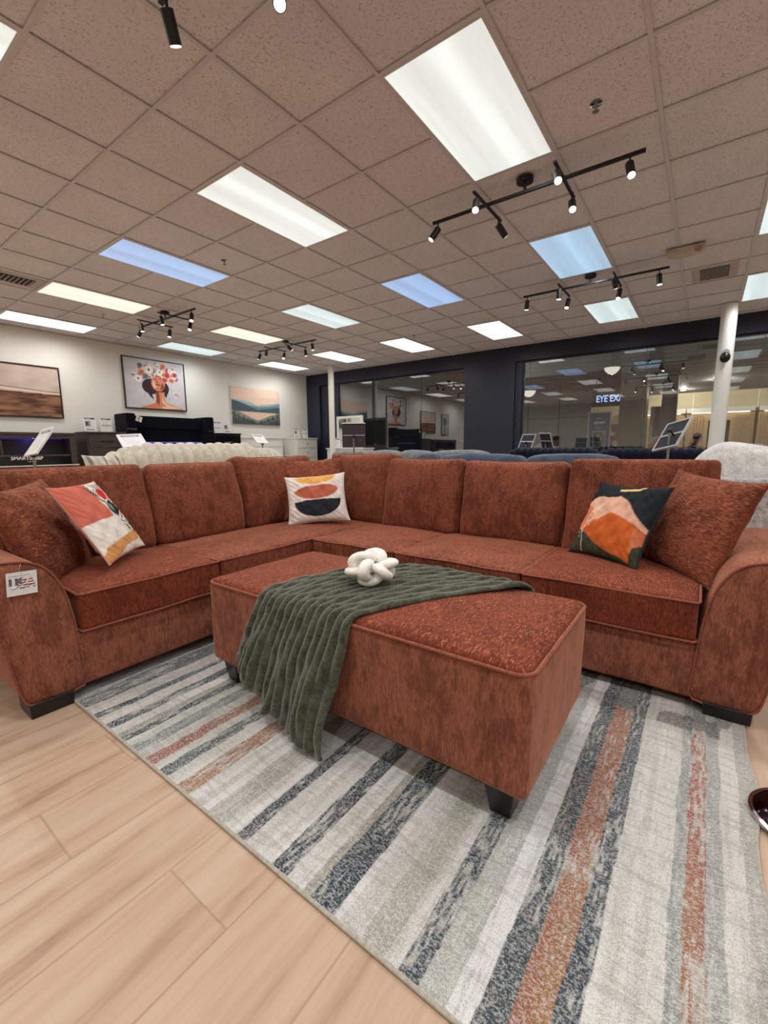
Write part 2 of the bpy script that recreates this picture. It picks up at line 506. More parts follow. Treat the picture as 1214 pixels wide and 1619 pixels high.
for b in range(-13, 15):
    y = GY(b)
    if Y0 < y < Y1: mb.box(X0, X1, y - .012, y + .012, CZ, CZ + .004)
    if Y0 < y < Y1: mb.box(X0, X1, y - .005, y + .005, CZ + .004, CZ + .0105)
for a in range(-14, 13):
    x = GX(a)
    if X0 < x < X1: mb.box(x - .012, x + .012, Y0, Y1, CZ + .0003, CZ + .0043)
    if X0 < x < X1: mb.box(x - .005, x + .005, Y0, Y1, CZ + .0043, CZ + .0105)
# left and near edges: wall angle
mb.box(X0, X1, Y1 - .03, Y1 - .001, CZ - .004, CZ + .003)
mb.build('trim_1', TEE, kind='structure')

def wall_mat(name, c, rough=0.6):
    m = N(name); v = m.coords(); a = m.noise(v, 1.2, 3); b = m.noise(v, 220, 2)
    c = lin(c)
    m.color(m.mix(a, tuple(x * .96 for x in c), tuple(min(1, x * 1.03) for x in c)))
    m.b.inputs['Roughness'].default_value = rough; m.bump(b, 0.15, 0.002); return m.m
WALLW = wall_mat('warm_white_wall', (226, 223, 216))
WALLB = wall_mat('beige_wall', (190, 184, 172))
mb = MB(); mb.box(X0 - .1, X1 + .3, Y1, Y1 + .12, 0, CZ + .05); mb.build('wall_left', WALLW, kind='structure')
mb = MB(); mb.box(X0 - .1, X1 + .3, Y0 - .12, Y0, 0, CZ + .05); mb.build('wall_right', WALLB, kind='structure')
mb = MB(); mb.box(X0 - .22, X0 - .1, Y0 - .12, Y1 + .12, 0, CZ + .05); mb.build('wall_back', WALLB, kind='structure')
mb = MB(); mb.box(X0, X1, Y1 - .015, Y1, 0, .1); mb.build('baseboard_left', WHITEP, kind='structure')
# navy storefront wall with two glazed openings
WT = .22; HZ = 2.77
W1 = (4.38, 8.17); W2 = (-3.4, 3.12)
mb = MB()
mb.box(X1, X1 + WT, 8.80, Y1, 0, CZ + .05)
mb.box(X1 + .07, X1 + WT, W1[1], 8.80, 0, HZ)             # recessed panel beside the column
mb.box(X1, X1 + WT, W1[1], 8.80, HZ, CZ + .05)
mb.box(X1, X1 + WT, W1[0], W1[1], HZ, CZ + .05)
mb.box(X1, X1 + WT, W2[1] + .14, W1[0], 0, CZ + .05)
mb.box(X1 + .05, X1 + WT, W2[1], W2[1] + .14, 0, HZ)
mb.box(X1, X1 + WT, W2[1], W2[1] + .14, HZ, CZ + .05)
mb.box(X1, X1 + WT, W2[0], W2[1], HZ, CZ + .05)
mb.box(X1, X1 + WT, Y0, W2[0], 0, CZ + .05)
mb.build('wall_front', NAVYW, kind='structure', recalc=True)

def glass_mat(name, refl, tint):
    m = N(name)
    tr = m.n('ShaderNodeBsdfTransparent'); tr.inputs[0].default_value = tint + (1,)
    gl = m.n('ShaderNodeBsdfGlossy'); gl.inputs['Roughness'].default_value = 0.0
    nn = m.noise(m.coords(), 1.5, 2); c = m.mix(nn, (0.97, 0.98, 1.0), (1.0, 1.0, 1.0)); m.l(c, gl.inputs[0])
    lw = m.n('ShaderNodeLayerWeight'); lw.inputs['Blend'].default_value = 0.25
    f = m.math('ADD', m.math('MULTIPLY', lw.outputs['Fresnel'], 0.5), refl)
    mx = m.n('ShaderNodeMixShader'); m.l(f, mx.inputs[0]); m.l(tr.outputs[0], mx.inputs[1]); m.l(gl.outputs[0], mx.inputs[2])
    m.l(mx.outputs[0], m.out.inputs[0]); return m.m
GLASS = glass_mat('storefront_glass', 0.15, (0.84, 0.86, 0.87))
def window(idx, y0, y1, joints, locks=()):
    e = bpy.data.objects.new('window_%d' % idx, None); C.objects.link(e); e.location = (X1 + .1, (y0 + y1) / 2, 0); e['kind'] = 'structure'
    c = e.location
    f = MB(); f.box(-.03, .03, y0 - c.y, y1 - c.y, .0, .06); f.box(-.03, .03, y0 - c.y, y1 - c.y, HZ - .03, HZ)
    f.box(-.03, .03, y0 - c.y, y0 - c.y + .03, .06, HZ - .03); f.box(-.03, .03, y1 - c.y - .03, y1 - c.y, .06, HZ - .03)
    f.build('window_frame', BLACK, e)
    js = [y0 + .03] + sorted(joints) + [y1 - .03]
    for a, b in zip(js[:-1], js[1:]):
        g = MB(); g.box(-.005, .005, a - c.y + .004, b - c.y - .004, .06, HZ - .03); g.build('pane', GLASS, e)
    for y, z in locks:
        k = MB(); k.cyl((-.03, y - c.y, z), (-.006, y - c.y, z), .022, .026, 14); k.build('lock', CHROME, e)
window(1, W1[0], W1[1], [6.956, 5.541], [(6.956, 1.13)])
window(2, W2[0], W2[1], [1.729, .946, .218, -.62, -2.0])

# ------------------------------------------------------------------ CEILING LIGHTS
def diffuser_mat(name, rgb, k, seed):
    m = N(name)
    v = m.n('ShaderNodeTexCoord'); sp = m.n('ShaderNodeSeparateXYZ'); m.l(v.outputs['Object'], sp.inputs[0])
    # lamps behind prismatic plastic: soft bands across the short side
    c = lin(rgb)
    w1 = m.math('COSINE', m.math('MULTIPLY', m.math('ADD', sp.outputs[1], 0.05 + .03 * (seed % 3)), 17.0))
    w2 = m.math('MULTIPLY', m.noise(m.coords(scale=(0.5, 9, 1)), 1.0 + .1 * seed, 2), 0.5)
    s_ = m.math('ADD', m.math('MULTIPLY', w1, 0.10), m.math('ADD', w2, 0.72))
    col = m.mix(w2, tuple(x * .92 for x in c), tuple(min(1, x * 1.1) for x in c))
    m.color((0.6, 0.6, 0.6)); m.l(col, m.b.inputs['Emission Color'])
    m.l(m.math('MULTIPLY', s_, k), m.b.inputs['Emission Strength'])
    m.b.inputs['Roughness'].default_value = 0.5
    return m.m
DIFF = {'white': diffuser_mat('diffuser_cool_white', (236, 246, 240), 1.0 * PANEL_L, 0),
        'warm': diffuser_mat('diffuser_warm_white', (250, 250, 226), 1.1 * PANEL_L, 1),
        'blue': diffuser_mat('diffuser_daylight_blue', (142, 190, 244), .95 * PANEL_L, 2),
        'sky': diffuser_mat('diffuser_pale_blue', (158, 206, 240), .95 * PANEL_L, 3),
        'aqua': diffuser_mat('diffuser_pale_aqua', (214, 238, 240), 1.0 * PANEL_L, 4),
        'bright': diffuser_mat('diffuser_bright', (252, 250, 240), 1.7 * PANEL_L, 5)}
LAMPC = {'white': (1.0, .99, .97), 'warm': (1.0, .97, .90), 'blue': (.90, .95, 1.0), 'sky': (.92, .96, 1.0), 'aqua': (.96, .99, 1.0), 'bright': (1.0, .98, .95)}
def ceiling_light(a, b, kind, label, nl=2, group=None):
    cx, cy = GX(a + 1), GY(b + .5)
    t = thing('ceiling_light', label, 'ceiling light', (cx, cy, CZ), 0, group or 'recessed ceiling light panels')
    hx, hy = S - .012, S / 2 - .012
    f = MB()
    for q in ((-hx, hx, -hy, -hy + .012), (-hx, hx, hy - .012, hy), (-hx, -hx + .012, -hy + .012, hy - .012), (hx - .012, hx, -hy + .012, hy - .012)):
        f.box(q[0], q[1], q[2], q[3], -.002, .006)
    f.build('frame', TROFRAME, t)
    d = MB(); d.box(-hx + .012, hx - .012, -hy + .012, hy - .012, -.001, .005); d.build('diffuser', DIFF[kind], t)
    for i in range(nl):
        L = bpy.data.lights.new('tube_lamp', 'SPOT'); L.energy = PANEL_W * 12.0 / nl
        L.spot_size = math.radians(176); L.spot_blend = 1.0; L.shadow_soft_size = 0.0; L.color = LAMPC[kind]
        lo = bpy.data.objects.new('tube_lamp', L); C.objects.link(lo); lo.parent = t
        lo.location = ((i + .5) / nl * 2 * hx - hx, (.09 if i % 2 else -.09), -.012)
LT = [
 (0, 0, 'white', 'largest ceiling light panel, whitish, nearest the camera above the ottoman'),
 (0, -3, 'white', 'second largest ceiling light panel, greenish white, left of the nearest one'),
 (0, -6, 'blue', 'blue tinted ceiling light panel on the left, its row third from the near right panel'),
 (0, -9, 'warm', 'dim yellowish ceiling light panel beside the left ceiling vent'),
 (0, -12, 'bright', 'long ceiling light panel at far left edge along the white wall'),
 (-4, -3, 'white', 'ceiling light panel cut off by the top left corner of the photo'),
 (4, -3, 'blue', 'blue ceiling light panel in the middle of the ceiling'),
 (4, -6, 'aqua', 'pale aqua ceiling light panel left of the middle blue one'),
 (4, -9, 'warm', 'creamy ceiling light panel between the two distant track lights'),
 (4, -12, 'aqua', 'bluish white ceiling light panel above the flower portrait'),
 (4, 0, 'sky', 'sky blue square-looking ceiling light panel between the two right track lights'),
 (8, 0, 'aqua', 'pale ceiling light panel nearest the navy wall behind the farther right track light'),
 (8, -3, 'bright', 'white ceiling light panel near the navy wall above the pier between windows'),
 (8, -6, 'bright', 'white ceiling light panel near the navy wall above the left window'),
 (8, -9, 'bright', 'white ceiling light panel in front of the thin white column'),
 (8, -12, 'bright', 'farthest ceiling light panel in the corner above the mountain picture'),
 (4, 3, 'aqua', 'ceiling light panel cut by the right edge, left of the emergency light row'),
 (8, 3, 'aqua', 'pale ceiling light panel at the right edge beside the right white column')]
for a, b, k, lab in LT: ceiling_light(a, b, k, lab, 3 if abs(b) <= 3 and a <= 4 else 2)
for a in (-8, -4, 0, 4, 8):
    for b in (-12, -9, -6, -3, 0, 3, 6, 9):
        if (a, b) in [(q[0], q[1]) for q in LT]: continue
        ceiling_light(a, b, ['white', 'warm', 'aqua'][(a + b) % 3], 'ceiling light panel outside the photographed view', 1, 'ceiling light panels out of view')

# ------------------------------------------------------------------ RUG
def rug():
    bands = [  # (y from, y to, colour, mix noise) going from the sofa side towards the right edge
        (2.34, 2.09, (150, 152, 148)), (2.09, 1.985, (84, 92, 98)), (1.985, 1.93, (196, 192, 184)), (1.93, 1.905, (205, 201, 190)), (1.905, 1.865, (52, 66, 78)),  # second band's dark grey is shadow put into the stripe colour
        (1.865, 1.80, (190, 186, 174)), (1.80, 1.75, (60, 74, 84)), (1.75, 1.70, (198, 196, 188)), (1.70, 1.665, (150, 150, 140)), (1.665, 1.63, (58, 72, 80)),
        (1.63, 1.585, (186, 190, 178)), (1.585, 1.525, (120, 130, 128)), (1.525, 1.48, (190, 187, 176)), (1.48, 1.425, (150, 92, 76)), (1.425, 1.385, (186, 182, 168)),
        (1.385, 1.335, (84, 96, 100)), (1.335, 1.275, (200, 198, 186)), (1.275, 1.205, (158, 114, 84)), (1.205, 1.10, (202, 200, 192)), (1.10, 1.02, (168, 164, 152)), (1.02, .965, (206, 203, 194)),
        (.965, .925, (54, 68, 78)), (.925, .89, (190, 188, 178)), (.89, .815, (208, 205, 196)), (.815, .76, (50, 64, 76)), (.76, .70, (202, 200, 192)), (.70, .675, (150, 148, 130)),
        (.675, .60, (50, 66, 80)), (.60, .52, (206, 203, 196)), (.52, .455, (170, 166, 150)), (.455, .42, (196, 194, 186)), (.42, .37, (66, 80, 90)), (.37, .31, (178, 178, 168)),
        (.31, .262, (212, 211, 206)), (.262, .208, (76, 88, 94)), (.208, .143, (160, 104, 78)), (.143, .10, (70, 82, 92)), (.10, .03, (206, 203, 192)), (.03, -.02, (196, 193, 182)),
        (-.02, -.048, (148, 152, 148)), (-.048, -.09, (158, 98, 82)), (-.09, -.125, (158, 160, 152)), (-.125, -.17, (198, 195, 184)), (-.17, -.23, (176, 174, 162))]
    x0, x1, y0, y1, h = .612, 2.22, -.205, 2.33, .009
    nx, ny = 130, 800
    rng = np.random.RandomState(5)
    xs = np.linspace(x0, x1, nx); ys = np.linspace(y0, y1, ny)
    cols = np.zeros((ny, nx, 3)); lay = np.zeros((ny, nx, 3)); cream = np.array(lin((232, 232, 230)))
    A = Art(nx, ny, (0, 0, 0)); 
    big = A.noise(5, 60, 2, 3); sm = A.noise(60, 500, 3, 2); seg = A.noise(9, 42, 9, 1); strip = A.noise(3, 110, 12, 1)
    wob = (A.noise(10, 4, 21, 2) - .5) * .012
    Yg = ys[::-1][:, None] + wob
    for a, b, c in bands:
        m = (Yg <= a) & (Yg > b)
        cc = np.array(lin(c)); cols[m] = cc * (1.22 if cc.mean() > .45 else (.8 if c[2] > c[0] and cc.mean() < .12 else 1.0)) * ((.985, .985, 1.07) if cc.mean() > .3 else (1, 1, 1))
    dark = (cols.mean(-1) < .2)
    rust = (cols[..., 0] > 2.0 * cols[..., 2]) & (cols.mean(-1) < .35)
    fade = np.clip((A.noise(26, 420, 31, 2) * .6 + big * .4 - .50) * 9.0, 0, 1) * .6
    fn_ = A.noise(60, 500, 33, 1); fade = np.where(rust, fade * .12, fade); fade = np.where(dark, np.clip((seg * .45 + fn_ * .55 - .57) * 12, 0, .7), fade)
    gold = np.array(lin((170, 136, 86)))
    cols = np.where(rust[..., None], cols * (1 - .35 * np.clip((strip[..., None] - .5) * 4, 0, 1)) + gold * .35 * np.clip((strip[..., None] - .5) * 4, 0, 1), cols)
    mixc = np.array(lin((150, 150, 138))) * (1 - sm[..., None]) + cream * sm[..., None]
    cols = cols * (1 - fade[..., None]) + mixc * fade[..., None]
    light = ~dark & ~rust
    tone = np.clip((strip - .42) * 3, 0, 1) * .5
    grey = np.array(lin((172, 172, 164)))
    cols = np.where(light[..., None], cols * (1 - tone[..., None]) + grey * tone[..., None], cols)
    # blocks near the far edge, where stripes change colour
    xx = np.linspace(x0, x1, nx)[None, :] * np.ones((ny, 1))
    far = (xx > 1.88) & (seg > .5) & light; cols[far] = cols[far] * .35
    far = (xx > 1.90) & rust; cols[far] = np.array(lin((120, 124, 120)))
    m = N('woven_rug'); at = m.n('ShaderNodeAttribute', attribute_name='Col')
    f1 = m.noise(m.coords(scale=(210, 95, 200)), 1.0, 2, .7); f2 = m.noise(m.coords(scale=(330, 300, 100)), 1.0, 2, .6); f3 = m.noise(m.coords(scale=(60, 9, 10)), 1.0, 3, .6)
    sp = m.ramp(m.math('ADD', m.math('MULTIPLY', f1, .6), m.math('MULTIPLY', f2, .4)), [(.47, 0.0), (.56, 1.0)])
    c1 = m.mix(m.math('MULTIPLY', sp, .40), at.outputs[0], lin((240, 240, 238)))
    sd = m.ramp(f2, [(.38, 1.0), (.46, 0.0)])
    c2 = m.mix(m.math('MULTIPLY', sd, .34), c1, lin((78, 80, 78)))
    c3 = m.mix(m.math('MULTIPLY', m.ramp(f3, [(.52, 0.0), (.6, 1.0)]), .22), c2, lin((120, 116, 104)))
    m.color(c3); m.b.inputs['Roughness'].default_value = .95; m.b.inputs['Specular IOR Level'].default_value = .1
    m.bump(m.math('ADD', f1, f2), .8, .004)
    mb = MB(); V = []
    for j in range(ny):
        for i in range(nx):
            x, y = xs[i], ys[ny - 1 - j]
            if j == ny - 1: y = y0 + .010 * math.sin(x * 6.5) + .006 * math.sin(x * 14 + 1) - .03 * max(0, (1.5 - x)) * .6
            V.append((x, y, h + .0008 * math.sin(x * 31 + y * 17)))
    F = [(j * nx + i, j * nx + i + 1, (j + 1) * nx + i + 1, (j + 1) * nx + i) for j in range(ny - 1) for i in range(nx - 1)]
    mb.add(V, F)
    t = thing('rug', 'striped grey, navy and rust area rug with a cream background under the ottoman', 'rug', (1.4, 1.0, 0))
    mb.v = [(a - 1.4, b - 1.0, c) for a, b, c in mb.v]
    o = mb.build('pile', m.m, t, recalc=False)
    o.data.flip_normals()
    set_col(o.data, cols.reshape(-1, 3))
    e = MB()
    edge = [V[i] for i in range(nx)][::-4] + [V[j * nx] for j in range(0, ny, 20)] + [V[(ny - 1) * nx + i] for i in range(0, nx, 3)] + [V[j * nx + nx - 1] for j in range(ny - 1, 0, -20)]
    e.tube([(p[0] - 1.4, p[1] - 1.0, .0056) for p in edge], .0055, 8, True)
    e.build('binding', plain('rug_binding', (176, 170, 158), .9, var=.2, nscale=90), t)
rug()

# ------------------------------------------------------------------ SECTIONAL SOFA
SOF = (1.9, 2.2, 0)
sofa = thing('sectional_sofa', 'L-shaped rust chenille sectional sofa with flared arms and black block feet', 'sofa', SOF)
def sl(mb):
    mb.v = [(a - SOF[0], b - SOF[1], c) for a, b, c in mb.v]; return mb
# arms: profile in (u, z); u grows towards the seat. left arm u = x, depth = y ; right arm: y = u - .69, x = depth - .05
def arm_profile():
    pts = [(.652, .062), (.655, .18), (.645, .33), (.632, .43), (.613, .51), (.585, .572), (.55, .614), (.505, .638), (.45, .648), (.38, .648), (.335, .64), (.312, .618),
           (.305, .585), (.325, .53), (.36, .46), (.392, .37), (.415, .27), (.43, .17), (.442, .10), (.46, .066), (.50, .058)]
    # smooth with Catmull-Rom
    out = []; n = len(pts)
    for i in range(n):
        p0, p1, p2, p3 = [Vector(pts[(i + k) % n]) for k in (-1, 0, 1, 2)]
        for t in (0, .33, .66):
            out.append(.5 * ((2 * p1) + (p2 - p0) * t + (2 * p0 - 5 * p1 + 4 * p2 - p3) * t * t + (3 * p1 - p0 - 3 * p2 + p3) * t ** 3))
    return [(float(q[0]), float(q[1])) for q in out]
AP = arm_profile(); cenu = .50; cenz = .36
def arm(name, right):
    mb = MB(); n = len(AP)
    rings = [(-.012, .0), (-.0115, .25), (-.010, .5), (-.008, .75), (-.004, .92), (.004, .985), (.018, 1.0), (.12, 1.0), (.4, .998), (.7, .995), (.93, .99), (.945, .95), (.945, .5), (.945, 0.0)]
    P = []
    for d, s_ in rings:
        for (u, z) in AP:
            wob = .003 * math.sin(z * 21 + d * 9) * math.sin(d * 13)
            uu = cenu + (u - cenu) * s_ + wob * s_; zz = cenz + (z - cenz) * s_
            if d > .05: zz -= .012 * (d) * max(0, (z - .3)) * 2
            y = 2.082 + d
            P.append((y - .05, uu - .69, zz) if right else (uu, y, zz))
    F = [(i * n + k, i * n + (k + 1) % n, (i + 1) * n + (k + 1) % n, (i + 1) * n + k) for i in range(len(rings) - 1) for k in range(n)]
    mb.add(P, F)
    o = sl(mb).build('armrest', RL, sofa, angle=180)
    t = MB(); pts = []
    for (u, z) in AP: pts.append((2.082 - .05 + .002, u - .69, z) if right else (u, 2.084, z))
    t.tube(pts, .0045, 6, True)
    sl(t).build('piping', PIPE, o)
arm('armrest', False); arm('armrest', True)
# base rails and back frame
def rail(x0, x1, y0, y1, z0, z1, name, mat, r=.015, puff=(0, 0, 0), seed=0, n=14):
    mb = softbox(((x1 - x0) / 2, (y1 - y0) / 2, (z1 - z0) / 2), r, puff, n, seed, .002)
    mb.v = [(a + (x0 + x1) / 2, b + (y0 + y1) / 2, c + (z0 + z1) / 2) for a, b, c in mb.v]
    return weld(sl(mb).build(name, mat, sofa, angle=180))
rail(.64, 3.06, 2.092, 3.03, .058, .297, 'base', RL, .012, (.0, .004, 0))
rail(2.042, 3.06, -.045, 2.1, .058, .297, 'base', RL, .012, (.004, .0, 0))
rail(.62, 3.10, 2.93, 3.08, .06, .84, 'back_frame', RL, .04)
rail(2.93, 3.10, -.13, 2.95, .06, .84, 'back_frame', RL, .04)
# seat cushions (u range along the run, front edge, back)
def seat(x0, x1, y0, y1, seed, front, mat=None):
    z0, z1 = .296, .470
    mb = softbox(((x1 - x0) / 2, (y1 - y0) / 2, (z1 - z0) / 2), .022, (.0, .0, .026), 18, seed, .0035)
    cx, cy, cz = (x0 + x1) / 2, (y0 + y1) / 2, (z0 + z1) / 2
    mb.v = [(a + cx, b + cy, c + cz) for a, b, c in mb.v]
    o = weld(sl(mb).build('seat_cushion', mat or RD, sofa, angle=180))
    t = MB(); r = .02
    for zz in (z1 - .006, z0 + .008):
        pts = []
        for (ex, ey, a0) in ((x1, y1, 0), (x0, y1, 90), (x0, y0, 180), (x1, y0, 270)):
            sx = 1 if ex == x1 else -1; sy = 1 if ey == y1 else -1
            for k in range(5):
                a = math.radians(a0 + k * 22.5); pts.append((ex - sx * r + r * math.cos(a) * 1.0, ey - sy * r + r * math.sin(a), zz))
            # sample along the next side
            nx_, ny_ = {0: (x0, y1), 90: (x0, y0), 180: (x1, y0), 270: (x1, y1)}[a0]
            for q in (.25, .5, .75):
                pts.append((ex + (nx_ - ex) * q, ey + (ny_ - ey) * q, zz + .003 * math.sin(q * 9 + seed)))
        t.tube(pts, .005, 6, True)
    sl(t).build('piping', PIPE, o)
seat(.662, 1.330, 2.068, 2.74, 1, 'y')
seat(1.336, 2.74, 2.072, 2.74, 2, 'y', RM)
seat(2.016, 2.74, 1.412, 2.066, 3, 'x', RM)
seat(2.018, 2.74, .668, 1.406, 4, 'x', RM)
seat(2.012, 2.74, -.035, .662, 5, 'x')
# back cushions: bottom front corners p0-p1 on the seat, leaning back
def backc(p0, p1, h, seed, thick=.2, lean=.24, mat=None, puff=.05, r=.05, boxy=False):
    p0 = Vector(p0); p1 = Vector(p1); d = p1 - p0; L = d.length; d.normalize()
    nrm = Vector((d.y, -d.x, 0))
    if nrm.dot(Vector((1.2, 1.0, 0)) - p0) < 0: nrm = -nrm      # towards the sitter
    z0 = .462
    def warp(Q):
        # pinch corners slightly, sag
        u = Q[..., 0] / (L / 2); v = Q[..., 2] / (h / 2)
        Q = Q.copy()
        k = .03 if not boxy else .008
        Q[..., 0] *= 1 - k * (v ** 2) * .3
        Q[..., 2] += -.012 * (1 - u ** 2) * (v > 0) * np.abs(v) * (0 if boxy else 1) + .010 * (np.abs(u) ** 4) * (v > .5) * (0 if boxy else 1)
        return Q
    mb = softbox((L / 2 - .003, thick / 2, h / 2), r, (.006, puff, .012), 16, seed, .006, warp)
    up = (Vector((0, 0, 1)) - nrm * lean).normalized(); nn = d.cross(up) if d.cross(up).dot(nrm) > 0 else up.cross(d)
    Mx = Matrix((d, -nn, up)).transposed().to_4x4()
    cen = (p0 + p1) / 2 + Vector((0, 0, z0)) + up * (h / 2 + .0) - nn * (thick / 2 - .01)
    Mx.translation = cen
    xf(mb, Mx)
    o = weld(sl(mb).build('back_cushion', mat or RM, sofa, angle=180)); 
    # seam welt around the front face
    t = MB(); pts = []
    hx, hz, rr = L / 2 - .005, h / 2 - .002, .05
    for (sx, sz, a0) in ((1, 1, 0), (-1, 1, 90), (-1, -1, 180), (1, -1, 270)):
        for k in range(6):
            a = math.radians(a0 + 18 * k); pts.append(Mx @ Vector((sx * (hx - rr) + rr * math.cos(a), -thick / 2 * .55, sz * (hz - rr) + rr * math.sin(a))))
    t.tube(pts, .003, 6, True); sl(t).build('welt', PIPE, o)
FY, FX = 2.69, 2.66
backc((.52, FY + .0, 0), (1.322, FY, 0), .535, 11)
backc((1.330, FY + .0, 0), (2.00, FY + .02, 0), .53, 12)
backc((2.01, FY + .04, 0), (2.80, FY + .04, 0), .555, 13, .2)
backc((FX + .10, 2.70, 0), (FX + .06, 1.99, 0), .575, 14, .2)
backc((FX + .0, 1.985, 0), (FX + .0, 1.335, 0), .54, 15)
backc((FX, 1.328, 0), (FX, .648, 0), .53, 16)
backc((FX - .01, .640, 0), (FX - .01, -.075, 0), .54, 17, .2, .2, RM, .03, .028, True)
def sofa_leg(x0, x1, y0, y1, z0=0.0):
    mb = MB(); cx, cy = (x0 + x1) / 2, (y0 + y1) / 2
    mb.taper(cx, cy, z0, .062, x1 - x0 - .006, y1 - y0 - .006, x1 - x0, y1 - y0)
    sl(mb).build('leg', BLACKWOOD, sofa, bevel=.003)
sofa_leg(.458, .612, 2.078, 2.22); sofa_leg(2.028, 2.17, -.228, -.075, .0102)
for q in ((.47, .62, 2.88, 3.02), (2.88, 3.02, -.21, -.06), (2.9, 3.04, 2.9, 3.04), (1.55, 1.66, 2.9, 3.02), (2.9, 3.02, 1.3, 1.42)): sofa_leg(*q)

# paper hang tag on the left arm
def usa_art():
    A = Art(120, 90, (226, 224, 224))
    A.textlines(.08, .92, .80, .86, 1, (90, 90, 96), 3, .7, .5)
    nv, rd, wh, sh = (22, 26, 60), (150, 40, 48), (240, 238, 238), (84, 82, 84)
    def letter(strokes, off=(0, 0), c=None, wd=.035):
        for s_ in strokes: A.line([(x + off[0], y + off[1]) for x, y in s_], wd, c, 1, .75)
    U = [[(.12, .70), (.12, .42), (.17, .36), (.27, .36), (.32, .42), (.32, .70)]]
    Sx = [[(.60, .66), (.55, .70), (.45, .70), (.41, .65), (.41, .58), (.46, .54), (.56, .53), (.60, .48), (.60, .41), (.55, .36), (.44, .36), (.40, .40)]]
    Ax = [[(.68, .36), (.78, .70), (.88, .36)], [(.71, .46), (.85, .46)]]
    for L in (U, Sx, Ax): letter(L, (.012, -.022), sh, .047)
    A0 = A.a.copy()
    mask = Art(120, 90, (0, 0, 0))
    for L in (U, Sx, Ax):
        for s_ in L: mask.line(s_, .040, (255, 255, 255), 1, .75)
    mk = mask.a[..., 0:1]
    stripes = (np.floor(A.y * 18) % 2)[..., None]
    pat = stripes * np.array(lin(rd)) + (1 - stripes) * np.array(lin(wh))
    st = ((np.sin(A.x * 95) * np.sin(A.y * 75)) > .55)[..., None]
    blue = np.where(st, np.array(lin(wh)), np.array(lin(nv)))
    reg = ((A.x < .5) & (A.y > .44))[..., None] | ((A.x < .36) & (A.y > .42))[..., None]
    pat = np.where(reg, blue, np.where((A.x < .36)[..., None], np.array(lin(wh)), pat))
    A.a = A.a * (1 - mk) + pat * mk
    A.ell(.5, .93, .015, .018, (60, 60, 60)); A.textlines(.3, .7, .25, .29, 1, (160, 158, 158), 8, .6, .5)
    return A
tg = thing('paper_tag', 'white paper tag reading USA in stars and stripes, pinned to the left sofa arm', 'tag', (.483, 2.0645, .565))
Mt = Matrix.Rotation(math.radians(3.0), 4, 'Y') @ Matrix.Identity(4)
art_plane('card', usa_art(), .094, .09, ARTM, tg, Mt)
mb = MB(); mb.v = []; mb.box(-.047, .047, .0003, .0012, -.045, .045, Mt); mb.build('card_back', WHITEP, tg)
mb = MB(); mb.tube([(0, .0, .042), (-.004, -.001, .055), (.004, .004, .075)], .0006, 5); mb.build('string', WHITEP, tg)

# ------------------------------------------------------------------ OTTOMAN
OT = (1.385, 1.03, 0)
ott = thing('ottoman', 'large rectangular rust chenille ottoman with welted top and black tapered feet', 'ottoman', OT)
hx, hy = .330, .720
mb = softbox((hx, hy, .186), .026, (.006, .008, 0), 20, 3, .003)
mb.v = [(a, b, c + .300) for a, b, c in mb.v]
weld(mb.build('body', RL, ott, angle=180))
mb = softbox((hx - .004, hy - .004, .035), .03, (0, 0, .022), 24, 4, .002)
mb.v = [(a, b, c + .4615) for a, b, c in mb.v]
weld(mb.build('top_cushion', RD, ott, angle=180))
pts = []
r = .05
for (sx, sy, a0) in ((1, 1, 0), (-1, 1, 90), (-1, -1, 180), (1, -1, 270)):
    for k in range(7):
        a = math.radians(a0 + 15 * k); pts.append((sx * (hx - r + .001) + r * math.cos(a), sy * (hy - r + .001) + r * math.sin(a), .481))
mb = MB(); mb.tube(pts, .006, 8, True); mb.build('piping', PIPE, ott)
for sx in (-1, 1):
    for sy in (-1, 1):
        mb = MB(); mb.taper(sx * (hx - .075), sy * (hy - .085), .0104, .118, .062, .062, .095, .095)
        mb.build('leg', BLACKWOOD, ott, bevel=.004)

# ------------------------------------------------------------------ THROW BLANKET
def catmull(P, t):
    n = len(P) - 1; k = min(int(t * n), n - 1); u = t * n - k
    p = [Vector(P[max(0, min(n, k + i)) ]) for i in (-1, 0, 1, 2)]
    return .5 * ((2 * p[1]) + (p[2] - p[0]) * u + (2 * p[0] - 5 * p[1] + 4 * p[2] - p[3]) * u * u + (3 * p[1] - p[0] - 3 * p[2] + p[3]) * u ** 3)
BL = [(1.765, 1.02, .30), (1.742, 1.03, .43), (1.700, 1.06, .508), (1.58, 1.16, .517), (1.43, 1.27, .518), (1.27, 1.345, .515), (1.13, 1.375, .507), (1.062, 1.385, .494), (1.036, 1.395, .43), (1.026, 1.425, .36), (1.016, 1.46, .29), (1.010, 1.485, .225)]
BM = [(1.768, .72, .22), (1.745, .73, .40), (1.700, .78, .510), (1.58, .89, .521), (1.43, 1.00, .522), (1.27, 1.08, .519), (1.13, 1.125, .511), (1.058, 1.14, .495), (1.026, 1.155, .42), (1.008, 1.19, .32), (.995, 1.225, .19), (.985, 1.25, .075)]
BR = [(1.772, .50, .25), (1.748, .50, .40), (1.700, .515, .508), (1.58, .60, .516), (1.43, .70, .517), (1.27, .79, .515), (1.13, .865, .509), (1.055, .90, .495), (1.018, .905, .40), (.996, .93, .27), (.978, .965, .13), (.962, .95, .022)]
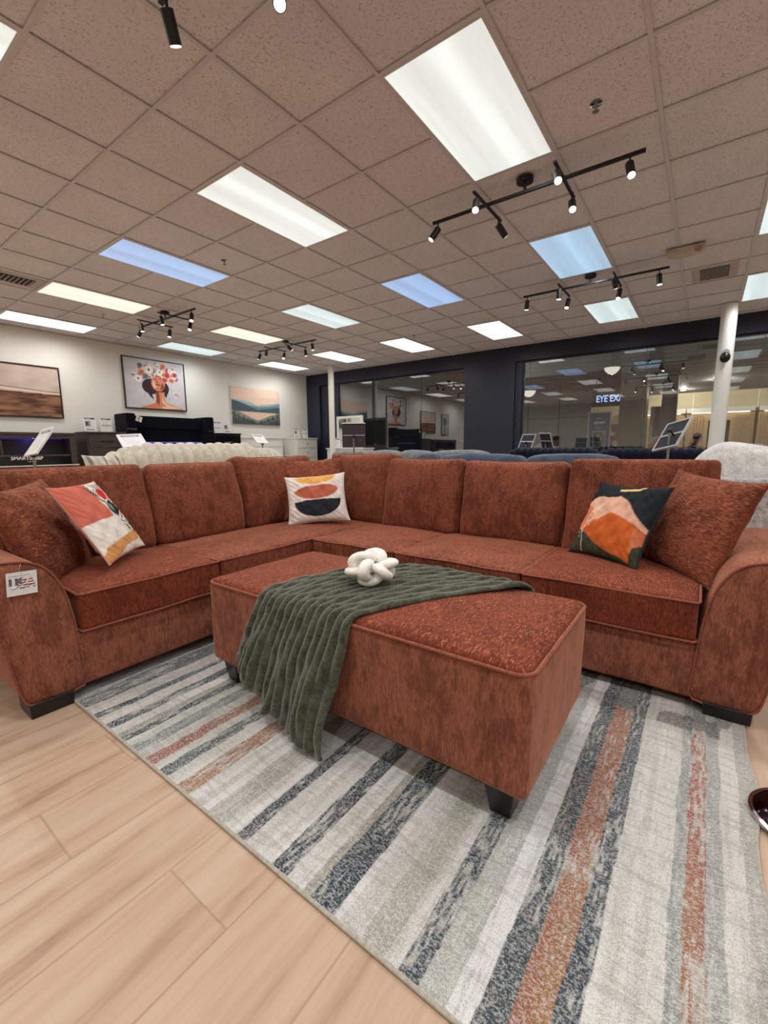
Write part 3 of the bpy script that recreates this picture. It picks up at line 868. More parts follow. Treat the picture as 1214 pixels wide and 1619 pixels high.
def blanket():
    nr = 14; nu, nv = nr * 10, 150
    rngs = np.random.RandomState(8).rand(40) * 6.28
    def base(s, t):
        a, b, c = catmull(BL, t), catmull(BM, t), catmull(BR, t)
        # quadratic through L, M, R
        return a * (2 * (s - .5) * (s - 1)) + b * (4 * s * (1 - s)) + c * (2 * s * (s - .5))
    def fn(s, t):
        hang = max(0, (t - .66) / .34); ss = s
        wv = .018 * math.sin(t * 15 + rngs[1]) * hang * s * (1 - s) * 4
        ss = min(1, max(0, s + wv))
        p = base(ss, t); e = 1e-3
        du = base(min(1, ss + e), t) - base(max(0, ss - e), t); dv = base(ss, min(1, t + e)) - base(ss, max(0, t - e))
        n = du.cross(dv); n.normalize()
        if n.dot(Vector((-.6, -.1, .8))) < 0: n = -n
        k = s * nr; fr = k - math.floor(k); idx = int(k)
        rib = abs(math.sin(PI * fr)) ** .6
        amp = .013 * (1 - .25 * hang)
        fold = .028 * hang * (math.sin(s * 21 + t * 5 + rngs[2]) * .6 + math.sin(s * 9 - t * 7) * .5) + .007 * math.sin(t * 27 + idx * 1.7 + rngs[idx % 40]) * rib * (.4 + hang)
        fold = max(fold, -.010) + .014 * hang
        q = p + n * (rib * amp + fold + .002 + .003 * math.sin(t * 70 + idx * 2.3) * rib)
        if t > .965:  # scalloped hem
            q.z += .012 * (1 - rib) * (t - .965) / .035
        if q.z < .018 : q.z = .018
        return tuple(q)
    mb = MB(); mb.grid(fn, nu, nv)
    m = plush('sage_green_plush', (40, 43, 32), (88, 92, 74), 110, .7, .45, 26)
    o = mb.build('throw_blanket', m, None, angle=180, recalc=False)
    sm = o.modifiers.new('solid', 'SOLIDIFY'); sm.thickness = .010; sm.offset = -1
    tag(o, 'dark sage green ribbed plush throw draped over the ottoman and its front edge', 'blanket')
    # outward side must face up: check one face
    k = o.data.polygons[(nv // 2) * nu + nu // 2]
    if k.normal.z < 0: o.data.flip_normals()
blanket()

# ------------------------------------------------------------------ KNOT PILLOW
KW = 10
def knot():
    # a Turk's head knot of fat cord on a slightly flattened ball
    p, q = 3, 5; n = 520; R0, rt = .070, .0225
    pts = []
    for i in range(n):
        t = 2 * PI * i / n
        az = p * t; lat = 1.10 * math.sin(q * t); rad = R0 - .021 * math.sin(KW * t)
        pts.append((1.12 * rad * math.cos(lat) * math.cos(az), 1.12 * rad * math.cos(lat) * math.sin(az), .84 * rad * math.sin(lat)))
    mb = MB(); mb.tube(pts, rt * 1.12, 12, True)
    Mx = Matrix.Translation((1.333, 1.035, .612)) @ Euler((.55, -.5, .3)).to_matrix().to_4x4()
    mb.v = [tuple(Mx.to_3x3() @ Vector(v)) for v in mb.v]; mb.v = [(a * .95, b * .95, c * .64) for a, b, c in mb.v]
    o = mb.build('knot_pillow', plush('cream_boucle', (226, 222, 212), (250, 248, 242), 130, .5, .3, 20), None, angle=180)
    o.location = Mx.translation
    o2 = tag(o, 'cream knotted cord ball pillow resting on the green throw', 'pillow')
    zmin = min(v.co.z for v in o.data.vertices); o.location.z = .530 - zmin
knot()

# ------------------------------------------------------------------ THROW PILLOWS
def pillow(name, label, cat, c, R, w, h, th, mat, art=None, seed=0, group=None, pinch=.07, back=None, tilt=None):
    Mx = Matrix(R).to_4x4(); Mx.translation = Vector(c)
    t = thing(name, label, cat, group=group, mat=Mx)
    rng = np.random.RandomState(seed); ph = rng.rand(12) * 6.28
    n = 110 if art else 60
    g = np.sin(np.linspace(-PI / 2, PI / 2, n + 1)); U, V = np.meshgrid(g, g)
    prof = ((1 - U ** 2) * (1 - V ** 2)) ** .42
    X = w / 2 * U * (1 - pinch * (1 - V ** 2) * np.abs(U) ** 1.5 * 1.0) ; Y = h / 2 * V * (1 - pinch * (1 - U ** 2) * np.abs(V) ** 1.5)
    ext = (np.abs(U) * np.abs(V)) ** 6; X = X * (1 + .03 * ext); Y = Y * (1 + .03 * ext)
    wr = .006 * np.sin(9 * U + 5 * V + ph[0]) * np.sin(4 * V + ph[1]) + .0015 * np.sin(16 * V - 9 * U + ph[2]) + .003 * np.sin(24 * U + ph[3]) * np.sin(10 * V + ph[4])
    edge = np.clip(np.abs(U), 0, 1) ** 4 + np.clip(np.abs(V), 0, 1) ** 4
    wr = wr + .005 * edge * np.sin(30 * (U + V) + ph[5]) * (1 - np.maximum(np.abs(U), np.abs(V)) ** 8)
    parts = []
    for sg, nm in ((1, 'front_panel'), (-1, 'back_panel')):
        Z = sg * (th / 2 * prof) + wr * prof ** .5
        P = np.stack([X.ravel(), Y.ravel(), Z.ravel()], 1); k = n + 1
        F = [(j * k + i, j * k + i + 1, (j + 1) * k + i + 1, (j + 1) * k + i) for j in range(n) for i in range(n)]
        if sg < 0: F = [q[::-1] for q in F]
        mb = MB(); mb.add(P, F)
        mm = (ARTF if art is not None and sg > 0 else (back or mat))
        o = mb.build(nm, mm, t, angle=180, recalc=False)
        if art is not None and sg > 0: set_col(o.data, art.sample(((U + 1) / 2).ravel(), ((V + 1) / 2).ravel()))
    pts = [(X[0, i], Y[0, i], 0) for i in range(0, n, 4)] + [(X[i, n], Y[i, n], 0) for i in range(0, n, 4)] + [(X[n, n - i], Y[n, n - i], 0) for i in range(0, n, 4)] + [(X[n - i, 0], Y[n - i, 0], 0) for i in range(0, n, 4)]
    mb = MB(); mb.tube(pts, .0028, 6, True); mb.build('seam', back or mat, t)
    return t
COT_PINK = plain('dusty_pink_cotton', (196, 142, 130), .9, var=.05)
COT_WHITE = plain('off_white_cotton', (226, 214, 206), .9, var=.03)
COT_NIGHT = plain('dark_slate_cotton', (34, 40, 44), .9, var=.08)
# abstract plant print (left)
A = Art(200, 200, (232, 224, 214))
A.rect(0, .60, .48, 1, (206, 110, 90)); A.rect(.60, 1, .80, 1, (232, 224, 214))
A.poly([(.86, 1), (1, 1), (1, .35), (.93, .45), (.80, .62)], (238, 196, 190))
A.ell(.20, .02, .0, .0, (0, 0, 0)) if False else None
A.poly([(0, 0), (.0, .10), (.10, .16), (.55, .20), (.93, .24), (.98, .17), (.9, .10), (.5, .08), (.22, 0)], (214, 150, 84), .95)
A.line([(.94, .20), (.76, .34), (.68, .50), (.62, .66), (.54, .90)], .006, (40, 66, 60))
for k in range(16):
    t_ = k / 15.; bx, by = .86 - .35 * t_ + .08 * math.sin(t_ * 3), .22 + .74 * t_
    sgn = -1 if k % 2 else 1
    A.ell(bx + sgn * .055, by + .03, .075, .013, [(36, 70, 62), (60, 84, 66), (90, 100, 80)][k % 3], (2.3 if sgn < 0 else .9) , 1)
A.ell(.80, .80, .10, .085, (206, 44, 30), .3); A.ell(.80, .58, .13, .10, (38, 44, 52), 1.0)
A.ell(.78, .60, .035, .06, (120, 150, 130), .3)
for k in range(4): A.line([(.70 + .06 * k, .99 - .01 * k), (.78 + .05 * k, .93), (.84 + .04 * k, .88 + .0 * k)], .005, (44, 40, 48))
rng = np.random.RandomState(1)
for k in range(60): A.ell(.86 + rng.rand() * .12, .30 + rng.rand() * .18, .004, .004, (120, 90, 96))
PA = pillow('throw_pillow', 'white and coral square throw pillow printed with a dark plant, on the left seat', 'pillow',
       (0.918, 2.448, 0.712), ((0.697, -0.376, 0.61), (0.717, 0.374, -0.589), (-0.007, 0.848, 0.531)), .435, .42, .085, COT_PINK, A, 1, None, .03)
# half moons (corner)
B = Art(180, 160, (226, 216, 208))
B.ell(.50, .97, .35, .20, (226, 166, 84), .02, 1, 'low'); B.ell(.50, .66, .38, .22, (184, 98, 76), .03, 1, 'low'); B.ell(.50, .65, .365, .085, (184, 98, 76), .07, 1, 'up')
B.ell(.51, .42, .40, .34, (40, 44, 50), .02, 1, 'low')
nz = B.noise(20, 8, 4, 3); B.a *= (1 + .18 * (nz - .5))[..., None]
pillow('throw_pillow', 'off-white throw pillow with three stacked half-moons, in the sofa corner', 'pillow',
       (2.41, 2.40, 0.676), ((0.701, 0.28, -0.656), (-0.71, 0.37, -0.599), (0.075, 0.885, 0.459)), .455, .39, .14, COT_WHITE, B, 2, None, .06)
# desert dusk (right)
D = Art(200, 200, (34, 40, 44))
D.poly([(0, .60), (.06, .70), (.18, .76), (.36, .76), (.52, .80), (.66, .74), (.80, .60), (1.0, .46), (1, 0), (0, 0)], (228, 176, 152))
D.poly([(0, .52), (.08, .60), (.18, .56), (.26, .46), (.36, .40), (0, .2)], (222, 136, 96)); D.poly([(0, .56), (.10, .62), (.2, .60), (.30, .45), (.45, .42), (.3, .2), (0, .2)], (222, 136, 96))
D.poly([(.10, .26), (.26, .38), (.40, .50), (.52, .56), (.70, .52), (.88, .46), (1, .40), (1, 0), (.2, 0)], (200, 98, 44))
D.poly([(.86, .44), (1, .38), (1, .1), (.9, .16)], (206, 118, 84))
D.poly([(0, .36), (.08, .30), (.26, .24), (.42, .14), (.62, .07), (.80, .05), (.92, .015), (1, 0), (0, 0)], (62, 66, 50)); D.poly([(.90, .0), (.93, .20), (1, .26), (1, 0)], (62, 66, 50))
D.line([(.48, .885), (.58, .90), (.66, .935), (.72, .975)], .018, (238, 196, 130))
D.line([(.22, .02), (.20, .16), (.14, .28), (.16, .42), (.22, .54), (.30, .66)], .006, (240, 220, 205))
rng = np.random.RandomState(4)
for k in range(26):
    tt = rng.rand(); D.ell(.13 + .19 * tt + rng.uniform(-.06, .06), .22 + .42 * tt + rng.uniform(-.03, .03), .011, .009, (242, 226, 212), rng.rand() * 3)
pillow('throw_pillow', 'dark throw pillow printed with orange hills and a gold crescent, on the right seat', 'pillow',
       (2.50, 0.335, 0.676), ((-0.551, 0.4, -0.732), (-0.835, -0.258, 0.487), (0.006, 0.879, 0.476)), .415, .425, .14, COT_NIGHT, D, 3, None, .07)
def swapR(R):
    # mirror a pose across the diagonal: swap x and y, negate local x
    R = [list(R[1]), list(R[0]), list(R[2])]
    for r in R: r[0] = -r[0]
    return R
RDp = ((-0.763, 0.198, -0.615), (-0.643, -0.326, 0.693), (-0.063, 0.924, 0.376))
pillow('throw_pillow', 'plain rust chenille pillow leaning on the right arm', 'pillow', (2.49, 0.015, 0.700), RDp, .50, .48, .15, RM, None, 5, None, .06)
pillow('throw_pillow', 'plain rust chenille pillow leaning on the left arm', 'pillow', (.70, 2.54, .678), swapR(RDp), .50, .48, .16, RM, None, 6, None, .05)
pillow('throw_pillow', 'plain rust chenille pillow in the corner behind the half-moon pillow', 'pillow', (2.575, 2.60, .735), ((0.701, 0.20, -0.68), (-0.71, 0.27, -0.65), (0.05, 0.93, 0.35)), .50, .50, .14, RM, None, 7, None, .05)

# ------------------------------------------------------------------ TRACK LIGHTS
GLOW = emit('spot_lens', (255, 238, 214), 9.0)
def track_light(x, yc, label, heads, nlit=None):
    z = CZ
    t = thing('track_light', label, 'track light', (x, yc, z), 0, 'branching black track lights on the ceiling')
    mb = MB(); mb.lathe([(.062, -.004), (.062, -.03), (.056, -.034), (.01, -.036), (.01, -.088), (.0, -.088)], (0, 0, 0), 28); mb.build('canopy', BLACK, t)
    mb = MB(); mb.box(-.011, .011, -.79, .79, -.108, -.086); mb.build('rail', BLACK, t, bevel=.002)
    for sy in (-1, 1):
        mb = MB(); mb.box(-.27, .27, sy * .29 - .011, sy * .29 + .011, -.124, -.109); mb.build('cross_bar', BLACK, t, bevel=.002)
    pos = [(0, .74, -.108), (.22, .29, -.124), (-.22, .29, -.124), (.22, -.29, -.124), (-.22, -.29, -.124), (0, -.70, -.108)]
    for k, (px, py, pz) in enumerate(pos):
        dx, dy = heads[k]
        d = Vector((dx, dy, -1)).normalized()
        top = Vector((px, py, pz - .045))
        mb = MB(); mb.cyl((px, py, pz + .001), tuple(top), .006, .006, 10)
        mb.cyl(tuple(top - d * .005), tuple(top + d * .105), .027, .027, 20)
        h = mb.build('lamp_head', BLACK, t)
        mb = MB(); mb.cyl(tuple(top + d * .1052), tuple(top + d * .107), .023, .023, 18); mb.build('lens', GLOW, h)
        L = bpy.data.lights.new('track_spot', 'SPOT'); L.energy = SPOT_W; L.spot_size = math.radians(58); L.spot_blend = .6; L.shadow_soft_size = 0.0; L.color = (1, .87, .76)
        lo = bpy.data.objects.new('track_spot', L); C.objects.link(lo); lo.parent = t
        lo.location = top + d * .11; lo.rotation_euler = d.to_track_quat('-Z', 'Y').to_euler()
    return t
track_light(1.20, 1.255, 'track light cut off at the top left, nearest the camera', [(.5, .3), (-.42, -.5), (.3, .3), (.2, 0), (.3, 0), (.1, 0)])
track_light(3.55, 1.255, 'nearer black track light on the right, between the big panel and the sky blue panel', [(-.45, .55), (1.3, -.5), (-.7, -.25), (-.8, -.3), (-.75, -.4), (-.5, -.25)])
track_light(5.89, 1.255, 'farther black track light on the right, just before the navy wall', [(.1, .1), (-.3, .1), (0, 0), (-.3, .1), (.6, -.2), (0, -.1)])
track_light(3.60, 6.60, 'black track light on the left in front of the flower portrait', [(-.4, .5), (-.2, 0), (.1, -.1), (-.4, -.3), (.1, -.1), (-.3, -.3)])
track_light(5.87, 6.55, 'farthest black track light, in front of the mountain picture', [(-.2, .5), (-.5, -.2), (.2, .5), (.2, 0), (.9, -.6), (.1, 0)])

# ------------------------------------------------------------------ CEILING FITTINGS
def sprinkler(a, b, label):
    t = thing('sprinkler', label, 'sprinkler', (GX(a), GY(b), CZ + .01), group='small ceiling sprinklers')
    mb = MB(); mb.lathe([(.036, -.001), (.034, -.007), (.018, -.010), (.0, -.010)], (0, 0, 0), 20); mb.build('escutcheon', CHROME, t)
    mb = MB(); mb.cyl((0, 0, -.01), (0, 0, -.03), .009, .007, 10); mb.cyl((0, 0, -.045), (0, 0, -.048), .019, .019, 14)
    mb.tube([(.010, 0, -.028), (.012, 0, -.038), (.003, 0, -.046)], .002, 6); mb.tube([(-.010, 0, -.028), (-.012, 0, -.038), (-.003, 0, -.046)], .002, 6)
    mb.build('sprinkler_head', STEEL, t)
sprinkler(1.52, 1.5, 'chrome sprinkler in a tile right of the largest ceiling panel')
sprinkler(1.49, -4.51, 'dark little sprinkler between the blue panel and the greenish white panel')
sprinkler(8.01, -4.65, 'tiny sprinkler near the navy wall by the left window lights')
sprinkler(1.56, -9.64, 'little sprinkler near the yellowish panel on the left')
def vent(a0, b0, label, sx=1.0, sy=.72):
    cx, cy = GX(a0), GY(b0)
    t = thing('ceiling_vent', label, 'vent', (cx, cy, CZ), group='ceiling air vents')
    mb = MB(); w, h = S * sx / 2 - .02, S * sy / 2
    mb.box(-w, w, -h, h, .0045, .009); mb.build('plate', plain('vent_plate', (186, 178, 172), .6), t)
    mb = MB(); gw, gh = w * .72, h * .62
    mb.box(-gw, gw, -gh, gh, .0015, .0046); mb.build('throat', plain('vent_dark', (40, 38, 38), .8), t)
    for k in range(9):
        x = -gw + (k + .5) * 2 * gw / 9
        mb = MB(); mb.box(x - .007, x + .007, -gh * .96, gh * .96, -.006, .0016); mb.build('slat', plain('vent_slat', (150, 144, 140), .5), t) if k == 0 else None
        if k == 0: first = [o for o in t.children if o.name.startswith('slat')][0]
        else:
            c = first.copy(); C.objects.link(c); c.parent = t; c.location.x = k * 2 * gw / 9
vent(7.5, 2.5, 'square ceiling vent beside the emergency light on the right')
vent(-.5, -8.5, 'dark slatted ceiling vent at the left edge of the photo')
t = thing('emergency_light', 'beige wedge-shaped emergency light hanging on the right ceiling grid', 'emergency light', (5.70, .32, CZ))
prof = [(-.165, -.004), (.165, -.004), (.165, -.045), (.14, -.068), (.05, -.085), (-.05, -.085), (-.14, -.068), (-.165, -.045)]
mb = MB(); mb.prism(prof, 0, -.055, .045); mb.build('housing', plain('beige_plastic', (196, 186, 166), .5), t, bevel=.006)
mb = MB(); mb.cyl((-.056, -.115, -.052), (-.070, -.115, -.060), .028, .030, 20); e1 = mb.build('lamp', plain('lamp_bezel', (150, 146, 140), .3), t)
mb = MB(); mb.cyl((-.0701, -.115, -.0602), (-.072, -.115, -.0612), .02, .02, 16); mb.build('bulb', CHROME, e1)
mb = MB(); mb.cyl((-.056, .115, -.052), (-.066, .115, -.062), .028, .030, 20); mb.build('lamp', plain('lamp_bezel2', (186, 178, 160), .4), t)

# ------------------------------------------------------------------ COLUMNS
t = thing('column', 'thin round white column in front of the left window', 'column', (8.26, 7.62, 0))
mb = MB(); mb.cyl((0, 0, 0), (0, 0, CZ - .001), .072, .072, 32); mb.build('shaft', WHITEP, t)
t = thing('column', 'thicker round white column on the right with a black camera on it', 'column', (8.30, -.13, 0))
mb = MB(); mb.cyl((0, 0, 0), (0, 0, CZ - .001), .098, .098, 36); mb.build('shaft', WHITEP, t)
t = thing('security_camera', 'black dome security camera mounted on the right white column', 'camera', (8.18, -.13, 2.31))
mb = MB(); mb.cyl((.02, 0, .055), (-.055, 0, .055), .045, .05, 20); mb.build('bracket', GREYMETAL, t)
mb = MB(); mb.sphere((-.055, 0, -.01), .062, .062, .075); mb.build('dome', BLACK, t)

# ------------------------------------------------------------------ PICTURES ON THE WHITE WALL
def picture(x0, x1, z0, z1, art, label, frame=True, cat='picture'):
    w_, h_ = x1 - x0, z1 - z0
    t = thing('framed_picture' if frame else 'canvas_picture', label, cat, ((x0 + x1) / 2, Y1 - .001, (z0 + z1) / 2))
    if frame:
        mb = MB(); d = .035; b = .018
        for q in ((-w_/2, w_/2, h_/2 - b, h_/2), (-w_/2, w_/2, -h_/2, -h_/2 + b), (-w_/2, -w_/2 + b, -h_/2 + b, h_/2 - b), (w_/2 - b, w_/2, -h_/2 + b, h_/2 - b)):
            mb.box(q[0], q[1], -d, 0, q[2], q[3])
        mb.build('frame', BLACK, t); b2 = b
        mb = MB(); mb.box(-w_/2 + b, w_/2 - b, -.018, -.001, -h_/2 + b, h_/2 - b); mb.build('backing', WHITEP, t)
        art_plane('print', art, w_ - 2 * b, h_ - 2 * b, ARTM, t, Matrix.Translation((0, -.0195, 0)))
    else:
        mb = MB(); mb.box(-w_/2, w_/2, -.04, 0, -h_/2, h_/2); mb.build('stretcher', plain('canvas_edge', (206, 196, 184), .8), t, bevel=.003)
        art_plane('print', art, w_ - .008, h_ - .008, ARTM, t, Matrix.Translation((0, -.0408, 0)))
A = Art(160, 110, (196, 176, 164))
n1 = A.noise(5, 6, 1, 5); A.a = A.a * (0.80 + .4 * n1[..., None])
A.poly([(0, .50), (.2, .51), (.5, .53), (.75, .49), (1, .47), (1, 0), (0, 0)], (110, 72, 54))
low = (A.y < .45); n2 = A.noise(4, 14, 2, 5); n3 = A.noise(2, 6, 5, 3)
c1, c2, c3 = np.array(lin((84, 52, 38))), np.array(lin((150, 108, 82))), np.array(lin((168, 120, 88)))
mm = np.clip((n2 - .35) * 3, 0, 1)[..., None]; m3 = np.clip((n3 - .55) * 4, 0, 1)[..., None]
gr = (c1 * (1 - mm) + c2 * mm) * (1 - m3) + c3 * m3
A.a = np.where(low[..., None], gr, A.a)
A.poly([(0, .55), (.3, .56), (.6, .54), (.8, .51), (1, .50), (1, .455), (.7, .46), (.4, .475), (0, .465)], (222, 206, 194), .95)
A.line([(0, .56), (.3, .565), (.55, .54), (.8, .515), (1, .505)], .007, (92, 62, 50)); A.line([(.3, .49), (.7, .475), (1, .46)], .008, (200, 140, 104))
A.line([(0, .46), (.3, .468), (.6, .455), (1, .43)], .010, (52, 38, 34))
picture(1.86, 3.06, 1.61, 2.478, A, 'brown and beige abstract landscape in a thin black frame, leftmost on the white wall')
F_ = Art(170, 136, (204, 200, 202))
n1 = F_.noise(6, 8, 3, 4); F_.a *= (.86 + .28 * n1)[..., None]
sk, skl, skd, hair = (206, 130, 96), (236, 186, 150), (140, 66, 44), (46, 28, 30)
F_.ell(.42, .46, .15, .16, hair); F_.ell(.62, .44, .10, .14, hair); F_.poly([(.34, .36), (.42, .34), (.45, .18), (.40, .24)], hair); F_.poly([(.60, .36), (.70, .36), (.66, .24)], hair)
F_.poly([(.25, .03), (.38, .08), (.46, .12), (.49, .20), (.48, .36), (.64, .36), (.63, .22), (.66, .14), (.78, .09), (.94, .04), (.96, 0), (.22, 0)], sk)
F_.poly([(.48, .36), (.49, .14), (.53, .08), (.55, .2), (.54, .36)], skd); F_.poly([(.60, .34), (.61, .2), (.66, .12), (.80, .06), (.66, .05), (.58, .14)], skl)
F_.poly([(.30, .05), (.45, .09), (.52, .03)], (226, 120, 80)); F_.poly([(.56, .05), (.80, .07), (.95, .03), (.6, .01)], (240, 190, 160))
F_.poly([(.44, .66), (.58, .70), (.66, .58), (.65, .48), (.60, .385), (.52, .37), (.46, .41), (.42, .52)], sk)
F_.poly([(.46, .62), (.50, .50), (.48, .41), (.44, .48)], skl); F_.poly([(.60, .56), (.645, .48), (.60, .40), (.57, .42)], skd)
F_.ell(.53, .505, .045, .016, (150, 34, 40), -.1); F_.ell(.525, .56, .018, .02, skd, 0, .8); F_.line([(.47, .60), (.52, .62)], .006, hair); F_.ell(.50, .47, .03, .012, (240, 190, 160), 0, .7)
rng = np.random.RandomState(11)
fl = [(232, 224, 210), (196, 70, 66), (220, 110, 70), (180, 50, 70), (230, 190, 170), (90, 116, 124), (212, 150, 140), (240, 234, 222)]
for k in range(150):
    an = rng.uniform(-.35, PI + .35); rr = rng.uniform(.03, .42); x_, y_ = .52 + rr * math.cos(an) * .95, .66 + rr * math.sin(an) * .70 * (1 if math.sin(an) > 0 else 1.0)
    F_.ell(x_, y_, rng.uniform(.008, .03), rng.uniform(.008, .028), fl[rng.randint(len(fl))], rng.rand() * 3)
for x_, y_, r_2, c in ((.40, .80, .085, 0), (.22, .60, .07, 7), (.58, .78, .06, 0), (.72, .82, .055, 3), (.78, .62, .05, 2), (.28, .73, .06, 2), (.70, .72, .06, 1), (.34, .66, .055, 5), (.26, .87, .05, 5), (.66, .62, .045, 1), (.76, .82, .05, 7), (.84, .75, .045, 3), (.64, .9, .05, 2)):
    for q in range(9):
        a = q * 2 * PI / 9; F_.ell(x_ + r_2 * .55 * math.cos(a), y_ + r_2 * .68 * math.sin(a), r_2 * .42, r_2 * .24, fl[c], math.atan2(math.sin(a), math.cos(a)))
    F_.ell(x_, y_, r_2 * .22, r_2 * .28, (70, 50, 46))
for k in range(26): F_.ell(rng.uniform(.08, .94), rng.uniform(.35, .9), .007, .007, (200, 80, 90), 0, .8)
for x_ in (.30, .36, .70, .76): F_.line([(x_, .45), (x_ + .01, .22)], .003, (70, 60, 66), .7)
F_.ell(.84, .33, .03, .02, (206, 110, 120)); F_.ell(.88, .30, .02, .014, (206, 110, 120))
picture(4.12, 5.385, 1.868, 2.868, F_, 'portrait of a woman with flowers in her hair, black frame, on the white wall')
Mn = Art(160, 100, (232, 204, 184))
n1 = Mn.noise(3, 10, 3, 4); Mn.a *= (.88 + .24 * n1)[..., None]
def ridge(base, amp, seed, c, al=1.0, slope=0.0, vee=0.0):
    rg = Mn.noise(7, 2, seed, 4)[50:51, :]
    hgt = base + amp * (rg - .5) + slope * (Mn.x[0:1] - .5) + vee * np.abs(Mn.x[0:1] - .52)
    Mn.put(np.clip((hgt - Mn.y) * 100, 0, 1), c, al)
ridge(.56, .10, 4, (156, 176, 182), .9, 0, .22); ridge(.50, .08, 5, (112, 140, 148), 1, -.03, .25); ridge(.42, .07, 6, (72, 94, 104), 1, -.12, .35)
Mn.put(np.clip((.36 - Mn.y) * 40, 0, 1), (226, 194, 172)); 
for k, (b_, c_) in enumerate(((.30, (118, 128, 126)), (.24, (88, 100, 98)), (.17, (66, 78, 76)))):
    ridge(b_ - .18, .06, 9 + k, c_, .85, 0, .55 - .08 * k)
for k in range(70):
    x_ = rng.rand(); e_ = abs(x_ - .5) * 2; b_ = .04 + .24 * e_ ** 1.5 + rng.uniform(-.05, .03); h_ = rng.uniform(.06, .13) * (.6 + .6 * e_)
    Mn.poly([(x_ - .014, b_ - .02), (x_ + .014, b_ - .02), (x_, b_ + h_)], [(48, 60, 58), (68, 80, 78)][k % 2], .85)
Mn.put(np.clip((.06 - Mn.y) * 20, 0, 1), (72, 84, 82), .8)
picture(6.52, 8.00, 1.645, 2.545, Mn, 'misty mountain lake canvas without frame, rightmost on the white wall', False)
G_ = Art(60, 90, (196, 196, 196)); G_.ell(.5, .65, .3, .2, (120, 120, 122)); G_.poly([(.3, 0), (.42, .5), (.6, .5), (.7, 0)], (140, 130, 126))
picture(.70, 1.30, 1.55, 2.45, G_, 'tall grey framed picture, left of the brown landscape, seen only mirrored in the window')

# ------------------------------------------------------------------ PRICE SIGNS
def sheet_art(seed, head=(84, 92, 100), mid=None, pic=False, bg=(228, 226, 226)):
    A = Art(44, 56, bg); A.rect(.08, .92, .84, .95, head); A.textlines(.2, .85, .87, .92, 1, (225, 225, 228), seed, .9, .6)
    A.textlines(.12, .90, .10, .80, 11, (130, 128, 132), seed + 1, .55, .42)
    if mid: A.rect(.08, .92, .44, .49, head); A.rect(.08, .92, .40, .43, mid)
    if pic: A.rect(.10, .52, .36, .74, (150, 140, 134)); A.rect(.12, .34, .42, .66, (70, 66, 70)); A.rect(.12, .8, .10, .16, (60, 66, 80))
    return A
def desk_sign(x, y, z, w_, h_, label, rot=0.0, **kw):
    t = thing('sign_holder', label, 'sign', (x, y, z), rot, 'small printed signs standing on the dressers')
    Mx = Matrix.Translation((0, 0, h_ / 2 + .004)) @ Matrix.Rotation(math.radians(-6), 4, 'X')
    mb = MB(); mb.box(-w_/2, w_/2, .0015, .004, -h_/2, h_/2, Mx); mb.box(-w_/2, w_/2, -.0, .07, -h_/2 - .003, -h_/2, Matrix.Translation((0, 0, h_ / 2 + .004))); mb.build('holder', WHITEP, t)
    art_plane('sheet', sheet_art(**kw), w_ - .006, h_ - .006, ARTM, t, Mx)
def stand_sign(name, label, c, R, w_, h_, art=None, panels=0, frame_mat=None, group='standing sign frames between the sofas'):
    """c, R: centre and axes (right, up, normal) of the sign plate; pole drops to the floor"""
    c = Vector(c); t = thing(name, label, 'sign stand', (c.x, c.y, 0), group=group)
    Rm = Matrix(R).to_4x4(); Rm.translation = Vector((0, 0, c.z)); fm = frame_mat or GREYMETAL
    n = Rm.to_3x3() @ Vector((0, 0, 1))
    b = .016; mb = MB()
    for q in ((-w_/2, w_/2, h_/2 - b, h_/2), (-w_/2, w_/2, -h_/2, -h_/2 + b), (-w_/2, -w_/2 + b, -h_/2 + b, h_/2 - b), (w_/2 - b, w_/2, -h_/2 + b, h_/2 - b)):
        mb.box(q[0], q[1], q[2], q[3], -.008, .008, Rm)
    if panels == 2: mb.box(-w_/2 + b, w_/2 - b, -.010, .010, -.008, .008, Rm)
    mb.build('frame', fm, t)
    if art is not None:
        mb = MB(); mb.box(-w_/2 + b, w_/2 - b, -h_/2 + b, h_/2 - b, -.005, .001, Rm); mb.build('backing', WHITEP, t)
        art_plane('sheet', art, w_ - 2 * b, h_ - 2 * b, ARTM, t, Rm @ Matrix.Translation((0, 0, .002)) @ Matrix.Rotation(-PI / 2, 4, 'X') @ Matrix.Rotation(0, 4, 'Z') @ Matrix.Identity(4))
    if panels:
        mm = BROWNPANEL if frame_mat is BROWNPANEL else DARKPANEL
        for a0, a1 in (((-h_/2 + b, -.010), (.010, h_/2 - b)) if panels == 2 else ((-h_/2 + b, h_/2 - b),)):
            mb = MB(); mb.box(-w_/2 + b, w_/2 - b, a0, a1, -.004, .004, Rm); mb.build('panel', mm, t)
    return t, Rm, n
def pole(t, top, base=True, r=.011):
    mb = MB(); mb.cyl((top[0], top[1], .02), tuple(top), r, r, 14); mb.build('pole', STEEL, t)
    mb = MB(); mb.sphere(tuple(top), .022, nu=14, nv=10); mb.build('joint', BLACK, t)
    if base:
        mb = MB(); mb.lathe([(.135, .0), (.135, .006), (.125, .014), (.03, .022), (.0, .023)], (top[0], top[1], 0), 40); mb.build('foot_plate', STEEL, t)
